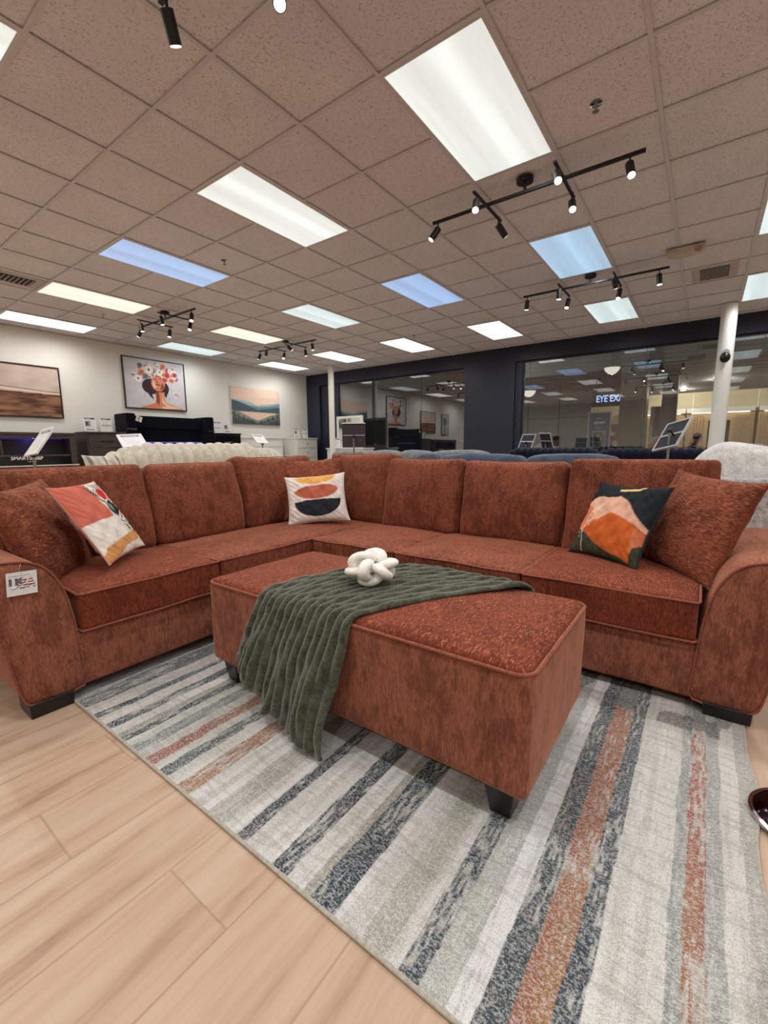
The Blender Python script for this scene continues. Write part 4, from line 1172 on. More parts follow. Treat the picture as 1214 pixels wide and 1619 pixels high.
# white printed signs on the left (facing the aisle)
t, Rm, n = stand_sign('sign_stand', 'white price sign on a pole, slanted steeply, behind the sofa at far left', (1.408, 4.90, 1.14), ((0.118, 0.578, -0.808), (-0.987, 0.154, -0.034), (0.105, 0.802, 0.589)), .24, .30, sheet_art(3), 0, WHITEP)
pole(t, Rm @ Vector((0, -.14, -.02)))
t, Rm, n = stand_sign('sign_stand', 'white price sign above the cream channelled sofa, in front of the black headboard', (2.33, 5.166, 1.157), ((0.977, 0.148, -0.156), (-0.205, 0.853, -0.479), (0.062, 0.5, 0.864)), .25, .28, sheet_art(4), 0, WHITEP)
pole(t, Rm @ Vector((0, -.13, -.02)))
t, Rm, n = stand_sign('sign_stand', 'small white price sign in front of the white headboard', (5.104, 6.467, 1.223), ((0.977, 0.2, -0.07), (-0.206, 0.812, -0.546), (-0.052, 0.548, 0.835)), .22, .28, sheet_art(5), 0, WHITEP)
pole(t, Rm @ Vector((0, -.13, -.02)))
# sign frames seen from behind
t, Rm, n = stand_sign('sign_stand', 'dark brown backed sign frame on a steel pole in front of the white mirror', (4.388, 3.674, 1.218), ((0.60, 0.10, -0.79), (-0.79, 0.10, -0.60), (0.0, 0.99, 0.12)), .30, .31, None, 2, BROWNPANEL)
mb = MB(); mb.box(-.155, .155, .150, .162, -.02, .02, Rm); mb.build('top_edge', WHITEP, t)
mb = MB(); mb.box(-.145, .145, -.004, .004, .0105, .013, Rm); mb.build('divider', GREYMETAL, t)
pole(t, (Rm @ Vector((0, -.02, .035))))
t, Rm, n = stand_sign('sign_stand', 'large tilted sign frame with two dark panels behind the right end of the sofa', (4.70, 0.245, 1.158), ((-0.62, 0.60, -0.50), (-0.76, -0.28, 0.58), (0.20, 0.75, 0.63)), .25, .33, None, 2)
pole(t, (Rm @ Vector((.05, -.03, .075))))
mb = MB(); mb.cyl(tuple(Rm @ Vector((.04, -.03, .008))), tuple(Rm @ Vector((.05, -.03, .070))), .008, .008, 10); mb.build('arm', BLACK, t)
t, Rm, n = stand_sign('sign_stand', 'left one of two small silver sign frames behind the navy sofa', (7.209, 2.356, 1.135), ((-0.293, 0.424, -0.857), (-0.956, -0.142, 0.257), (-0.013, 0.895, 0.446)), .26, .27, None, 2)
pole(t, (Rm @ Vector((0, -.03, .02))))
t, Rm, n = stand_sign('sign_stand', 'right one of two small silver sign frames behind the navy sofa', (7.216, 2.053, 1.145), ((-0.441, -0.354, -0.825), (-0.897, 0.137, 0.42), (-0.035, 0.925, -0.378)), .24, .27, None, 2)
pole(t, (Rm @ Vector((0, -.03, .02))))
# polished disc foot at the right edge, its sign above is out of frame
t = thing('sign_stand', 'polished dark disc foot of a stand on the floor at the right edge', 'sign stand', (1.562, -.325, .0102))
mb = MB(); mb.lathe([(.130, 0), (.136, .003), (.136, .010), (.130, .014)], (0, 0, 0), 56); mb.build('rim', CHROME, t)
mb = MB(); mb.lathe([(.126, .0141), (.118, .021), (.09, .029), (.05, .034), (.02, .038), (.0, .038)], (0, 0, 0), 56); mb.build('disc', plain('dark_chrome', (70, 62, 70), .08, 1.0), t)
mb = MB(); mb.cyl((0, 0, .0382), (0, 0, 1.25), .012, .012, 16); mb.build('pole', CHROME, t)

# ------------------------------------------------------------------ FURNITURE ALONG THE WHITE WALL
def wood(name, c1, c2, sc=1.0):
    m = N(name); a = m.noise(m.coords(scale=(2.0 * sc, 2.0 * sc, 38 * sc)), 1.5, 4, .65)
    m.color(m.mix(m.ramp(a, [(.32, 0.0), (.66, 1.0)]), lin(c1), lin(c2))); m.b.inputs['Roughness'].default_value = .55; m.bump(a, .15, .002); return m.m
DWOOD = wood('weathered_dark_oak', (40, 33, 30), (72, 62, 55))
GLOSSB = plain('gloss_black', (14, 14, 17), .12)
# console
t = thing('tv_console', 'dark wood fireplace console with purple lit niches along the white wall at far left', 'tv console', (2.02, 8.95, 0))
mb = MB(); mb.box(-1.0, 1.0, -.25, .30, 1.30, 1.34); mb.build('top', DWOOD, t, bevel=.004)
mb = MB(); mb.box(-.985, -.90, -.24, .30, .06, 1.299); mb.box(.90, .985, -.24, .30, .06, 1.299); mb.box(-.90, .90, -.24, .30, 1.245, 1.299)
mb.box(-.90, .90, .10, .30, .06, 1.245); mb.box(-.90, .90, -.22, .10, .955, .985); mb.box(-.90, .90, -.22, .30, .06, .12); mb.build('cabinet', DWOOD, t, bevel=.003)
mb = MB(); mb.box(-.012, .012, -.2, .099, .986, 1.244); mb.build('divider', DWOOD, t)
mb = MB(); mb.box(-.895, .895, .092, .0995, 1.238, 1.2445); mb.build('light_strip', emit('purple_led', (60, 36, 235), .8), t)
for s_ in (-1, 1):
    L = bpy.data.lights.new('led_lamp', 'POINT'); L.energy = .9; L.color = (.22, .14, 1.0); L.shadow_soft_size = 0.0
    lo = bpy.data.objects.new('led_lamp', L); C.objects.link(lo); lo.parent = t; lo.location = (s_ * .45, -.06, 1.22)
mb = MB(); mb.box(-.895, .895, -.215, -.19, .13, .950); fp = mb.build('fireplace_glass', GLOSSB, t)
def text(name, body, size, mat, parent, M, extrude=.001, align='CENTER', sx=1.0):
    cu = bpy.data.curves.new(name, 'FONT'); cu.body = body; cu.size = size; cu.extrude = extrude; cu.align_x = align; cu.align_y = 'CENTER'; cu.offset = size * .018
    o = bpy.data.objects.new(name, cu); C.objects.link(o)
    dg = bpy.context.evaluated_depsgraph_get(); me = bpy.data.meshes.new_from_object(o.evaluated_get(dg))
    bpy.data.objects.remove(o); o = bpy.data.objects.new(name, me); C.objects.link(o); me.materials.clear(); me.materials.append(mat)
    o.parent = parent; o.matrix_local = M @ Matrix.Diagonal((sx, 1, 1, 1)); return o
FACE_MY = Matrix.Rotation(PI / 2, 4, 'X')     # text facing -y
text('lettering', 'SMARTSLEEP', .075, plain('white_print', (235, 235, 235), .5), t, Matrix.Translation((.30, -.2165, .93)) @ FACE_MY)
text('lettering', 'mattress', .035, plain('grey_print', (140, 140, 145), .5), t, Matrix.Translation((.36, -.2165, .88)) @ FACE_MY)
mb = MB(); mb.box(-1.0, 1.0, -.26, -.216, .80, .815); mb.build('ledge', WHITEP, t)
# chest of drawers, dark
def drawer_unit(name, label, cat, x0, x1, y0, y1, top, rows, mat, handle='bar', hmat=None, overhang=.012, first=.05, group=None, inset=.02):
    t = thing(name, label, cat, ((x0 + x1) / 2, (y0 + y1) / 2, 0), group=group); w_, d_ = (x1 - x0) / 2, (y1 - y0) / 2
    mb = MB(); mb.box(-w_, w_, -d_ + .012, d_, .03, top - .028); mb.box(-w_ + .02, w_ - .02, -d_ + .03, d_ - .02, 0, .03); mb.build('body', mat, t, bevel=.003)
    mb = MB(); mb.box(-w_ - overhang, w_ + overhang, -d_ - overhang, d_, top - .0279, top); mb.build('top', mat, t, bevel=.003)
    h = (top - .028 - first - .06) / rows
    for k in range(rows):
        z1_ = top - .028 - .02 - k * h; z0_ = z1_ - h + .015
        mb = MB(); mb.box(-w_ + inset, w_ - inset, -d_ - .004, -d_ + .0119, z0_, z1_); d = mb.build('drawer', mat, t, bevel=.004)
        mb = MB(); zc = (z0_ + z1_) / 2
        if handle == 'bar': mb.box(-.11, .11, -d_ - .022, -d_ - .0041, zc - .008, zc + .008); mb.build('handle', hmat or BLACK, d, bevel=.003)
        elif handle == 'knob': mb.cyl((0, -d_ - .0041, zc), (0, -d_ - .02, zc), .008, .008, 10); mb.sphere((0, -d_ - .026, zc), .016, .010, .016, 14, 8); mb.build('knob', hmat or STEEL, d)
    return t
drawer_unit('chest_of_drawers', 'weathered dark wood chest of drawers between the console and the black bed', 'chest of drawers', 3.19, 3.82, 8.72, 9.25, 1.372, 5, DWOOD)
drawer_unit('nightstand', 'black nightstand with silver trim right of the black headboard', 'nightstand', 5.69, 6.39, 8.78, 9.25, 1.40, 4, GLOSSB, 'bar', CHROME)
tn = [o for o in C.objects if o.get('label', '').startswith('black nightstand')][0]
mb = MB()
for q in ((-.33, -.322, .2, 1.372), (.322, .33, .2, 1.372)): mb.box(q[0], q[1], -.2475, -.2405, q[2], q[3])
mb.box(-.32, .32, -.2475, -.2405, 1.345, 1.353); mb.build('silver_trim', CHROME, tn)
drawer_unit('dresser', 'white dresser with round knobs at the end of the white wall', 'dresser', 8.10, 8.88, 8.76, 9.25, 1.325, 5, WHITEP, 'knob', plain('pewter', (120, 116, 110), .3, .8))
# black upholstered bed
t = thing('bed', 'black velvet bed with winged headboard and a purple light line', 'bed', (4.76, 8.2, 0))
mb = MB(); mb.box(-.73, .73, .72, 1.02, .02, 1.70); mb.build('headboard', BLACKV, t, bevel=.02)
mb = MB(); mb.box(-.715, .715, .69, .7199, 1.46, 1.70); mb.build('headboard_roll', BLACKV, t, bevel=.02)
for s_ in (-1, 1):
    mb = MB(); mb.box(min(s_ * .735, s_ * .90), max(s_ * .735, s_ * .90), .50, 1.02, .02, 1.73); o = mb.build('wing', BLACKV, t, bevel=.025)
    mb = MB(); mb.box(min(s_ * .737, s_ * .898), max(s_ * .737, s_ * .898), .485, .499, 1.425, 1.445); mb.build('silver_band', CHROME, o)
mb = MB(); mb.box(-.71, .71, .70, .715, 1.185, 1.200); mb.build('light_strip', emit('violet_led', (120, 100, 230), .9), t)
mb = MB(); mb.box(-.80, .80, -1.1, .68, .05, .42); mb.build('bed_frame', BLACKV, t, bevel=.03)
mb = softbox((.76, .85, .16), .06, (0, 0, .02), 8, 3); mb.v = [(a, b - .2, c + .585) for a, b, c in mb.v]; weld(mb.build('mattress', plush('black_cover', (28, 28, 34), (44, 44, 50), 40, .2, .1), t))
tt = thing('paper_tag', 'small white tag with a red stripe pinned to the black headboard', 'tag', (4.075, 8.685, 1.625))
A = Art(24, 24, (226, 222, 222)); A.rect(.44, .58, 0, 1, (170, 40, 50)); A.rect(.1, .4, .3, .7, (190, 186, 190))
art_plane('card', A, .11, .10, ARTM, tt, Matrix.Rotation(math.radians(18), 4, 'Y'))
mb = MB(); mb.box(-.055, .055, .0004, .0015, -.05, .05, Matrix.Rotation(math.radians(18), 4, 'Y')); mb.build('card_back', WHITEP, tt)
# white bed
t = thing('bed', 'white panelled bed headboard below the mountain picture', 'bed', (7.2, 8.25, 0))
mb = MB(); mb.box(-.66, .66, .80, .88, .0, 1.30); mb.box(-.70, .70, .77, .90, 1.30, 1.345); mb.build('headboard', WHITEP, t, bevel=.006)
for k in range(2):
    mb = MB(); mb.box(-.62, .62, .785, .7995, 1.10 - k * .42, 1.24 - k * .42 + (0 if k else .0)); mb.build('panel', WHITEP, t, bevel=.012)
mb = MB(); mb.box(-.68, .68, -1.1, .765, .2, .42); mb.build('bed_frame', WHITEP, t, bevel=.01)
for q in ((-.62, -1.0), (.62, -1.0), (-.62, .7), (.62, .7)):
    mb = MB(); mb.taper(q[0], q[1], 0, .199, .06, .06, .07, .07); mb.build('leg', WHITEP, t)
mb = softbox((.66, .90, .14), .05, (0, 0, .02), 8, 3); mb.v = [(a, b - .15, c + .565) for a, b, c in mb.v]; weld(mb.build('mattress', plush('white_cover', (200, 198, 192), (220, 218, 212), 40, .2, .1), t))
# small signs
desk_sign(3.335, 8.93, 1.373, .20, .26, 'left one of two printed signs on the dark chest, with a picture on it', seed=21, head=(70, 66, 66), pic=True)
desk_sign(3.60, 8.93, 1.373, .20, .26, 'right one of two printed signs on the dark chest, with a teal header', seed=22, head=(60, 84, 88), mid=(196, 176, 140))
desk_sign(5.90, 8.95, 1.401, .20, .26, 'left one of two printed signs on the black nightstand', seed=23, head=(80, 104, 104), mid=(205, 200, 196))
desk_sign(6.16, 8.95, 1.401, .20, .26, 'right one of two printed signs on the black nightstand, mostly white', seed=24, head=(214, 216, 222), pic=True)
desk_sign(8.30, 8.95, 1.326, .19, .26, 'left one of two printed signs on the white dresser', seed=25, head=(84, 76, 70), pic=True)
desk_sign(8.60, 8.95, 1.326, .19, .26, 'right one of two printed signs on the white dresser, with a blue header', seed=26, head=(70, 92, 110), mid=(180, 160, 120))
desk_sign(8.46, 7.66, 1.051, .19, .25, 'small white sign standing on the mirror dresser, in front of the mirror', rot=-.75, seed=27, head=(70, 90, 110))
# mirror with its dresser by the left window
t = thing('mirror_dresser', 'white framed dresser mirror before the left window, partly behind a sign', 'mirror', (8.62, 7.345, 0))
mb = MB(); mb.box(-.22, .20, -.60, .60, .02, 1.02); mb.box(-.24, .21, -.63, .63, 1.02, 1.05); mb.build('dresser_body', WHITEP, t, bevel=.005)
mb = MB(); b = .06
for q in ((-.43, .43, 1.80 - b + .05, 1.85), (-.43, .43, 1.05, 1.12), (-.43, -.43 + b, 1.12, 1.79), (.43 - b, .43, 1.12, 1.79)): mb.box(-.02, .03, q[0], q[1], q[2], q[3])
mb.build('mirror_frame', WHITEP, t, bevel=.004)
mb = MB(); mb.box(.0205, .028, -.369, .369, 1.121, 1.789); mb.build('mirror_back', plain('grey_board', (120, 118, 112), .9), t)
mb = MB(); mb.box(-.008, .02, -.369, .369, 1.121, 1.789); mb.build('mirror_glass', plain('mirror_silver', (235, 238, 236), .01, 1.0, var=.0), t)

# ------------------------------------------------------------------ SOFAS BEHIND
def back_sofa(name, label, x0, x1, y0, y1, seat_z, arm_z, cush, ctop, mat, group='other sofas on the shop floor', axis='y', base_top=None, facing=-1, crown=.04, backs=.22, chan=0):
    """cush: list of (a, b) spans along the run; facing: sign of the direction the sitter looks along the short axis"""
    t = thing(name, label, 'sofa', ((x0 + x1) / 2, (y0 + y1) / 2, 0)); cx, cy = (x0 + x1) / 2, (y0 + y1) / 2
    def part(nm, a0, a1, b0, b1, z0, z1, r=.04, puff=(0, 0, 0), seed=0, n=10, m=mat, wob=.004):
        if axis == 'y': q = (b0, b1, a0, a1)
        else: q = (a0, a1, b0, b1)
        h = ((q[1] - q[0]) / 2, (q[3] - q[2]) / 2, (z1 - z0) / 2)
        mb = softbox(h, r, puff, n, seed, wob); c = ((q[0] + q[1]) / 2 - cx, (q[2] + q[3]) / 2 - cy, (z0 + z1) / 2)
        mb.v = [(a + c[0], b + c[1], d + c[2]) for a, b, d in mb.v]
        return weld(mb.build(nm, m, t, angle=180))
    if axis == 'y': A0, A1, B0, B1 = y0, y1, x0, x1
    else: A0, A1, B0, B1 = x0, x1, y0, y1
    part('base', A0, A1, B0, B1, .06, seat_z - .12, .03)
    bk = (B1 - backs, B1) if facing < 0 else (B0, B0 + backs)
    part('back_frame', A0, A1, bk[0], bk[1], seat_z - .119, base_top or ctop - .12, .05)
    for a in ((A0, A0 + .2), (A1 - .2, A1)):
        fr = (B0, B1 - backs) if facing < 0 else (B0 + backs, B1)
        part('armrest', a[0], a[1], fr[0], fr[1], seat_z - .119, arm_z, .07)
    for k, (a, b) in enumerate(cush):
        fr = (B1 - backs - .26, B1 - backs + .06) if facing < 0 else (B0 + backs - .06, B0 + backs + .26)
        part('back_cushion', a + .004, b - .004, fr[0], fr[1], seat_z, ctop, .09, (.02, .02, crown), k + 3, 14, mat, .008)
        sf = (B0 + .02, B1 - backs - .02) if facing < 0 else (B0 + backs + .02, B1 - .02)
        part('seat_cushion', max(a, A0 + .205), min(b, A1 - .205), sf[0], sf[1], seat_z - .118, seat_z - .001, .05, (0, 0, .01), k, 10)
    for sx in (x0 + .08, x1 - .08):
        for sy in (y0 + .08, y1 - .08):
            mb = MB(); mb.cyl((sx - cx, sy - cy, 0), (sx - cx, sy - cy, .062), .025, .032, 12); mb.build('leg', BLACKWOOD, t)
    return t
GREY = plush('grey_chenille', (86, 92, 92), (134, 140, 138), 90, .5, .4, 14)
BLUE = plush('slate_blue_velvet', (42, 52, 68), (74, 86, 104), 60, .4, .3, 10)
NAVY = plush('deep_navy_velvet', (7, 9, 20), (16, 21, 38), 50, .5, .12, 20)
back_sofa('sofa', 'grey chenille sofa whose lumpy cushions rise behind the corner of the rust sofa', 6.0, 6.98, 2.55, 5.80, .48, .68, [(2.60, 3.62), (3.62, 4.22), (4.22, 4.98), (4.98, 5.76)], .975, GREY, facing=1)
back_sofa('sofa', 'slate blue velvet sofa just behind the right run of the rust sofa', 4.42, 5.36, .55, 3.15, .46, .64, [(.66, 1.64), (1.64, 2.74), (2.74, 3.12)], .945, BLUE, facing=-1)
def channel_sofa():
    t = thing('sofa', 'deep navy channel tufted sofa in front of the right window', 'sofa', (6.62, 1.1, 0))
    n = 260; L0, L1 = -1.20, 1.20
    mb = softbox((.48, 1.2, .15), .03, (0, 0, 0), 10); mb.v = [(a, b, c + .21) for a, b, c in mb.v]; weld(mb.build('base', NAVY, t, angle=180))
    mb = softbox((.36, .98, .07), .04, (0, 0, .02), 10); mb.v = [(a + .10, b, c + .431) for a, b, c in mb.v]; weld(mb.build('seat_cushion', NAVY, t, angle=180))
    for nm, (ya, yb), zt in (('back_rest', (-.005, 1.2), 1.045), ('back_rest', (-1.2, .005), 1.035)):
        nr = 13
        def fn(u, v):
            y = ya + (yb - ya) * v; k = v * nr; rib = abs(math.sin(PI * k)) ** .5
            e = min(1, min(v, 1 - v) * 9) ** .5
            a = PI * (u * 1.16 - .08); w_ = .11; xx = -w_ * math.cos(a) * (1 + 0 * rib); zz = math.sin(a)
            top = zt - .08 * (1 - e) - .0
            if a < 0 or a > PI: return ((-w_ - .012 * rib if a < 0 else w_ + .012 * rib) - .36, y, .362)
            return (xx * (1 + .1 * rib) - .36, y, (top - .10) + .10 * zz + .022 * (rib - 1))
        mb = MB(); mb.grid(fn, 26, 170); mb.build(nm, NAVY, t, angle=180)
    for s_ in (-1, 1):
        mb = softbox((.42, .10, .15), .06, (0, 0, .0), 10); mb.v = [(a + .08, b + s_ * 1.095, c + .511) for a, b, c in mb.v]; weld(mb.build('armrest', NAVY, t, angle=180))
channel_sofa()
# cream channelled sofa behind the left run
CREAM = plush('cream_faux_fur', (186, 178, 160), (220, 213, 196), 90, .35, .3, 16)
def cream_sofa():
    t = thing('sofa', 'cream faux fur channelled sofa behind the left run of the rust sofa', 'sofa', (2.85, 4.65, 0))
    mb = softbox((1.12, .35, .15), .05, (0, 0, 0), 10); mb.v = [(a, b, c + .21) for a, b, c in mb.v]; weld(mb.build('base', CREAM, t, angle=180))
    mb = softbox((.86, .20, .08), .05, (0, 0, .02), 10); mb.v = [(a, b + .14, c + .441) for a, b, c in mb.v]; weld(mb.build('seat_cushion', CREAM, t, angle=180))
    def bolster(x0, x1, zt, zend, nr, nm, w_=.17, y0=-.19, endl=.25, endr=.25, r0=.62):
        def fn(u, v):
            x = x0 + (x1 - x0) * v; k = v * nr; rib = abs(math.sin(PI * k)) ** .45
            el = max(0, 1 - v / endl) if endl else 0; er = max(0, 1 - (1 - v) / endr) if endr else 0
            drop = zend * (el ** 2 + er ** 2)
            a = PI * (u * 1.2 - .1); wy = w_ * (1 - .3 * (el ** 2 + er ** 2))
            top = zt - drop
            sag = .018 * math.sin(x * 17) * .3
            if a < 0: return (x, y0 - wy - .014 * rib, .362)
            if a > PI: return (x, y0 + wy + .014 * rib, .362)
            cross = 1 - .10 * math.exp(-((u - .36) / .015) ** 2)
            return (x, y0 - wy * math.cos(a) * (1 + .22 * rib) * cross, max(.363, top - .26 + .26 * math.sin(a) * cross + .050 * (rib - 1) + sag))
        mb = MB(); mb.grid(fn, 40, nr * 12); mb.build(nm, CREAM, t, angle=180)
    bolster(-1.10, .60, 1.130, .12, 15, 'back_rest', endl=.28, endr=.10)
    bolster(.55, 1.14, 1.075, .22, 7, 'back_rest', w_=.16, endl=.05, endr=.75)
    for s_ in (-1, 1):
        mb = softbox((.13, .24, .16), .08, (0, 0, .01), 10); mb.v = [(a + s_ * 1.0, b + .10, c + .521) for a, b, c in mb.v]; weld(mb.build('armrest', CREAM, t, angle=180))
cream_sofa()
STR = Art(40, 40, (214, 208, 196))
for k in range(6): STR.rect(.04 + k * .16, .11 + k * .16, 0, 1, [(150, 134, 118), (196, 186, 172)][k % 2])
pillow('throw_pillow', 'beige striped pillow at the left end of the cream sofa', 'pillow', (1.72, 4.30, .86), ((.93, -.10, .35), (.35, .25, -.90), (.02, .96, .27)), .42, .32, .12, COT_WHITE, STR, 9, None, .06)
# light grey plush sofa at right
PL = plush('light_grey_plush', (186, 184, 182), (232, 230, 227), 70, .8, .4, 16)
PLD = plush('heather_grey_plush', (128, 124, 122), (196, 192, 190), 110, .8, .4, 30)
t = thing('sofa', 'light grey plush sofa with big round cushions behind the right end of the rust sofa', 'sofa', (4.55, -1.18, 0))
def lp(nm, c, h, r, puff, m, seed=0, wob=.006):
    mb = softbox(h, r, puff, 14, seed, wob); mb.v = [(a + c[0] - 4.55, b + c[1] + 1.18, d + c[2]) for a, b, d in mb.v]; return weld(mb.build(nm, m, t, angle=180))
lp('back_frame', (4.12, -1.18, .44), (.11, 1.14, .385), .035, (.004, 0, .006), PLD)
lp('base', (4.64, -1.18, .22), (.41, 1.14, .16), .04, (0, 0, 0), PLD, 1)
for k, yc in enumerate((-.40, -1.18, -1.96)): lp('seat_cushion', (4.68, yc, .45), (.36, .375, .069), .05, (0, 0, .02), PLD, 5 + k)
for k, (yc, zt) in enumerate(((-.21, .945), (-.98, .95), (-1.72, .94))):
    mb = MB(); mb.sphere((0, 0, 0), 1, nu=40, nv=24)
    mb.v = [(4.38 - 4.55 + .20 * np.sign(a) * abs(a) ** .8, yc + 1.18 + (.30 if k == 0 else .37) * np.sign(b) * abs(b) ** .85, .80 + .285 * np.sign(c) * abs(c) ** .8 + .010 * math.sin(b * 6 + k)) for a, b, c in mb.v]
    mb.build('back_cushion', PL, t, angle=180)
for yy in (-2.24,): lp('armrest', (4.64, yy, .53), (.41, .08, .15), .05, (0, 0, 0), PLD, 9)

# ------------------------------------------------------------------ BEYOND THE GLASS: the mall
MALLG = wall_mat('mall_grey_panel', (112, 124, 126), .5)
MALLC = wall_mat('mall_ceiling_paint', (176, 176, 172), .8)
MALLD = wall_mat('mall_soffit_paint', (104, 108, 108), .7)
mb = MB(); mb.box(X1 + .35, 26, -9, 9.4, -.02, 0); mb.build('floor', wall_mat('mall_tile_floor', (130, 124, 116), .25), kind='structure')
mb = MB(); mb.box(X1 + WT, 13.2, -9, 9.4, 3.62, 3.7); mb.build('ceiling', MALLC, kind='structure')
mb = MB(); mb.box(X1 + WT + .02, X1 + WT + .10, W1[0] - .2, Y1 + .1, 0, 3.2); mb.build('dark_backing', wall_mat('dark_backing_grey', (34, 36, 38), .9), kind='structure')  # dark sheet added behind the left panes so they show only reflections
mb = MB(); mb.box(13.2, 26, -9, 9.4, 3.05, 3.12); mb.box(13.2, 13.3, -9, 9.4, 3.12, 3.7); mb.build('trim_2', MALLD, kind='structure')
# panelled wall of the mall, with an opening and the optician's wide front
mb = MB(); mb.box(15.0, 15.2, 2.95, 9.4, 0, 3.05); mb.box(15.0, 15.2, 2.16, 2.95, 2.25, 3.05); mb.box(15.0, 15.2, 1.55, 2.16, 2.3, 3.05)
mb.build('wall_mall', MALLG, kind='structure')
mb = MB()
for y in (3.9, 4.9, 5.9, 6.9, 7.9): mb.box(14.985, 15.0, y - .018, y + .018, 0, 3.05)
for z in (1.0, 1.95): mb.box(14.985, 15.0, 2.95, 9.4, z - .012, z + .012)
for k in range(15): mb.box(X1 + WT, 13.2, -1.2 + k * .7, -1.18 + k * .7, 3.612, 3.62)
for k in range(6): mb.box(9.6 + k * .7, 9.62 + k * .7, -9, 9.4, 3.6125, 3.6195)
mb.build('trim_3', wall_mat('joint_dark', (50, 52, 54)), kind='structure')
mb = MB(); mb.box(21.0, 21.1, -9, 6, 0, 3.05); mb.build('wall_far', wall_mat('cream_shop_wall', (214, 200, 168)), kind='structure')
DLAB = iter(['near the left edge of the right window', 'above the poster display', 'right of the right white column', 'above the seated person in a cap', 'inside the optician, nearest the pilaster', 'inside the optician, nearest the round carved column', 'deep in the optician near its back wall', 'inside the optician at the far right'])
def mall_lamp(x, y, z, e, c=(1, .95, .85)):
    L = bpy.data.lights.new('mall_lamp', 'POINT'); L.energy = e; L.color = c; L.shadow_soft_size = 0.0
    lo = bpy.data.objects.new('mall_lamp', L); C.objects.link(lo); lo.location = (x, y, z)
    t = thing('mall_downlight', 'small round ceiling downlight beyond the glass, ' + next(DLAB), 'ceiling light', (x, y, z + .03), group='mall ceiling downlights')
    mb = MB(); mb.lathe([(.09, .02), (.09, .0), (.06, -.004), (0, -.004)], (0, 0, 0), 20); mb.build('lens', emit('downlight_glow', (255, 248, 232), 4), t)
for q in ((10.3, 6.0, 3.55, 60), (10.3, 2.6, 3.55, 65), (10.3, -1.0, 3.55, 50), (12.3, 5.0, 3.55, 40)): mall_lamp(*q)
for q in ((17.5, 2.7, 2.98, 60), (17.2, -.2, 2.98, 110), (19.6, .8, 2.98, 90), (18.8, -2.2, 2.98, 90)): mall_lamp(*q, (1, .93, .78))
# stone pilaster and round column
PILG = wall_mat('pilaster_stone', (84, 90, 88), .5)
t = thing('pilaster', 'broad grey stone pilaster with moulded base beyond the right window', 'pillar', (13.0, 1.56, 0))
mb = MB(); mb.box(-.3, .3, -.30, .28, .501, 3.62); mb.build('shaft', PILG, t, bevel=.02)
mb = MB(); mb.box(-.36, .36, -.36, .34, 0, .40)
mb.prism([(-.36, .40), (.34, .40), (.33, .46), (.29, .50), (-.31, .50), (-.35, .46)], 0, -.36, .36); mb.build('base', PILG, t, bevel=.01)
t = thing('column', 'round grey column with carved leafy capital beyond the right window', 'column', (14.2, .86, 0))
mb = MB(); mb.lathe([(.30, 0), (.30, .2), (.22, .3), (.20, .35), (.175, 2.85), (.19, 2.87)], (0, 0, 0), 32); mb.build('shaft', MALLG, t)
mb = MB(); mb.lathe([(.18, 2.871), (.20, 2.95), (.20, 3.1), (.26, 3.22), (.30, 3.25)], (0, 0, 0), 32)
for row, (zz, rr) in enumerate(((2.90, .20), (3.05, .21))):
    for k in range(10):
        a = 2 * PI * (k + .5 * row) / 10; ca, sa = math.cos(a), math.sin(a)
        mb.tube([(rr * ca, rr * sa, zz), ((rr + .03) * ca, (rr + .03) * sa, zz + .08), ((rr + .09) * ca, (rr + .09) * sa, zz + .13), ((rr + .10) * ca, (rr + .10) * sa, zz + .10)], [.035, .035, .022, .012], 6)
mb.box(-.32, .32, -.32, .32, 3.251, 3.62); mb.build('capital', MALLG, t)
# EYE EXAM sign
t = thing('lit_sign', 'black hanging sign reading EYE EXAM in glowing blue-white letters, partly behind the pilaster', 'sign', (14.6, 2.30, 2.43))
mb = MB(); mb.box(-.06, .06, -.80, .56, -.22, .22); mb.build('sign_box', BLACK, t, bevel=.01)
FACE_MX = Matrix(((0, 0, -1, 0), (-1, 0, 0, 0), (0, 1, 0, 0), (0, 0, 0, 1)))
text('lettering', 'EYE EXAM', .27, emit('sign_glow', (150, 185, 255), 2.2), t, Matrix.Translation((-.062, .44, -.01)) @ FACE_MX, .002, 'LEFT', .72)
mb = MB(); mb.cyl((0, .4, .22), (0, .4, .62), .01, .01, 8); mb.build('hanger', BLACK, t)
mb = MB(); mb.cyl((0, -.6, .22), (0, -.6, .62), .01, .01, 8); mb.build('hanger', BLACK, t)
# poster stand
def poster_art():
    A = Art(60, 110, (56, 70, 112)); A.rect(.22, .84, .06, .72, (150, 150, 160)); A.rect(.26, .80, .18, .70, (52, 44, 46))
    r = np.random.RandomState(4)
    for k in range(60): A.ell(r.uniform(.28, .78), r.uniform(.2, .68), .045, .03, [(120, 104, 96), (70, 60, 60), (150, 140, 130), (30, 28, 32)][k % 4])
    A.rect(.26, .80, .08, .16, (196, 196, 202)); A.textlines(.3, .75, .10, .15, 2, (90, 90, 100), 3)
    A.textlines(.35, .68, .90, .93, 1, (170, 176, 196), 5, .8); A.textlines(.24, .82, .82, .88, 1, (190, 196, 214), 6, .9, .6); A.textlines(.28, .78, .75, .79, 1, (150, 156, 176), 7); return A
FACEX = Matrix.Rotation(-PI / 2, 4, 'Z')
t = thing('poster_stand', 'tall navy poster display with a photo, standing in the mall beyond the glass', 'poster', (11.6, 2.08, 0))
mb = MB(); mb.box(-.02, .03, -.25, .25, .30, 1.86); mb.build('frame', GREYMETAL, t, bevel=.004)
art_plane('poster', poster_art(), .45, 1.50, ARTM, t, Matrix.Translation((-.022, 0, 1.08)) @ FACEX)
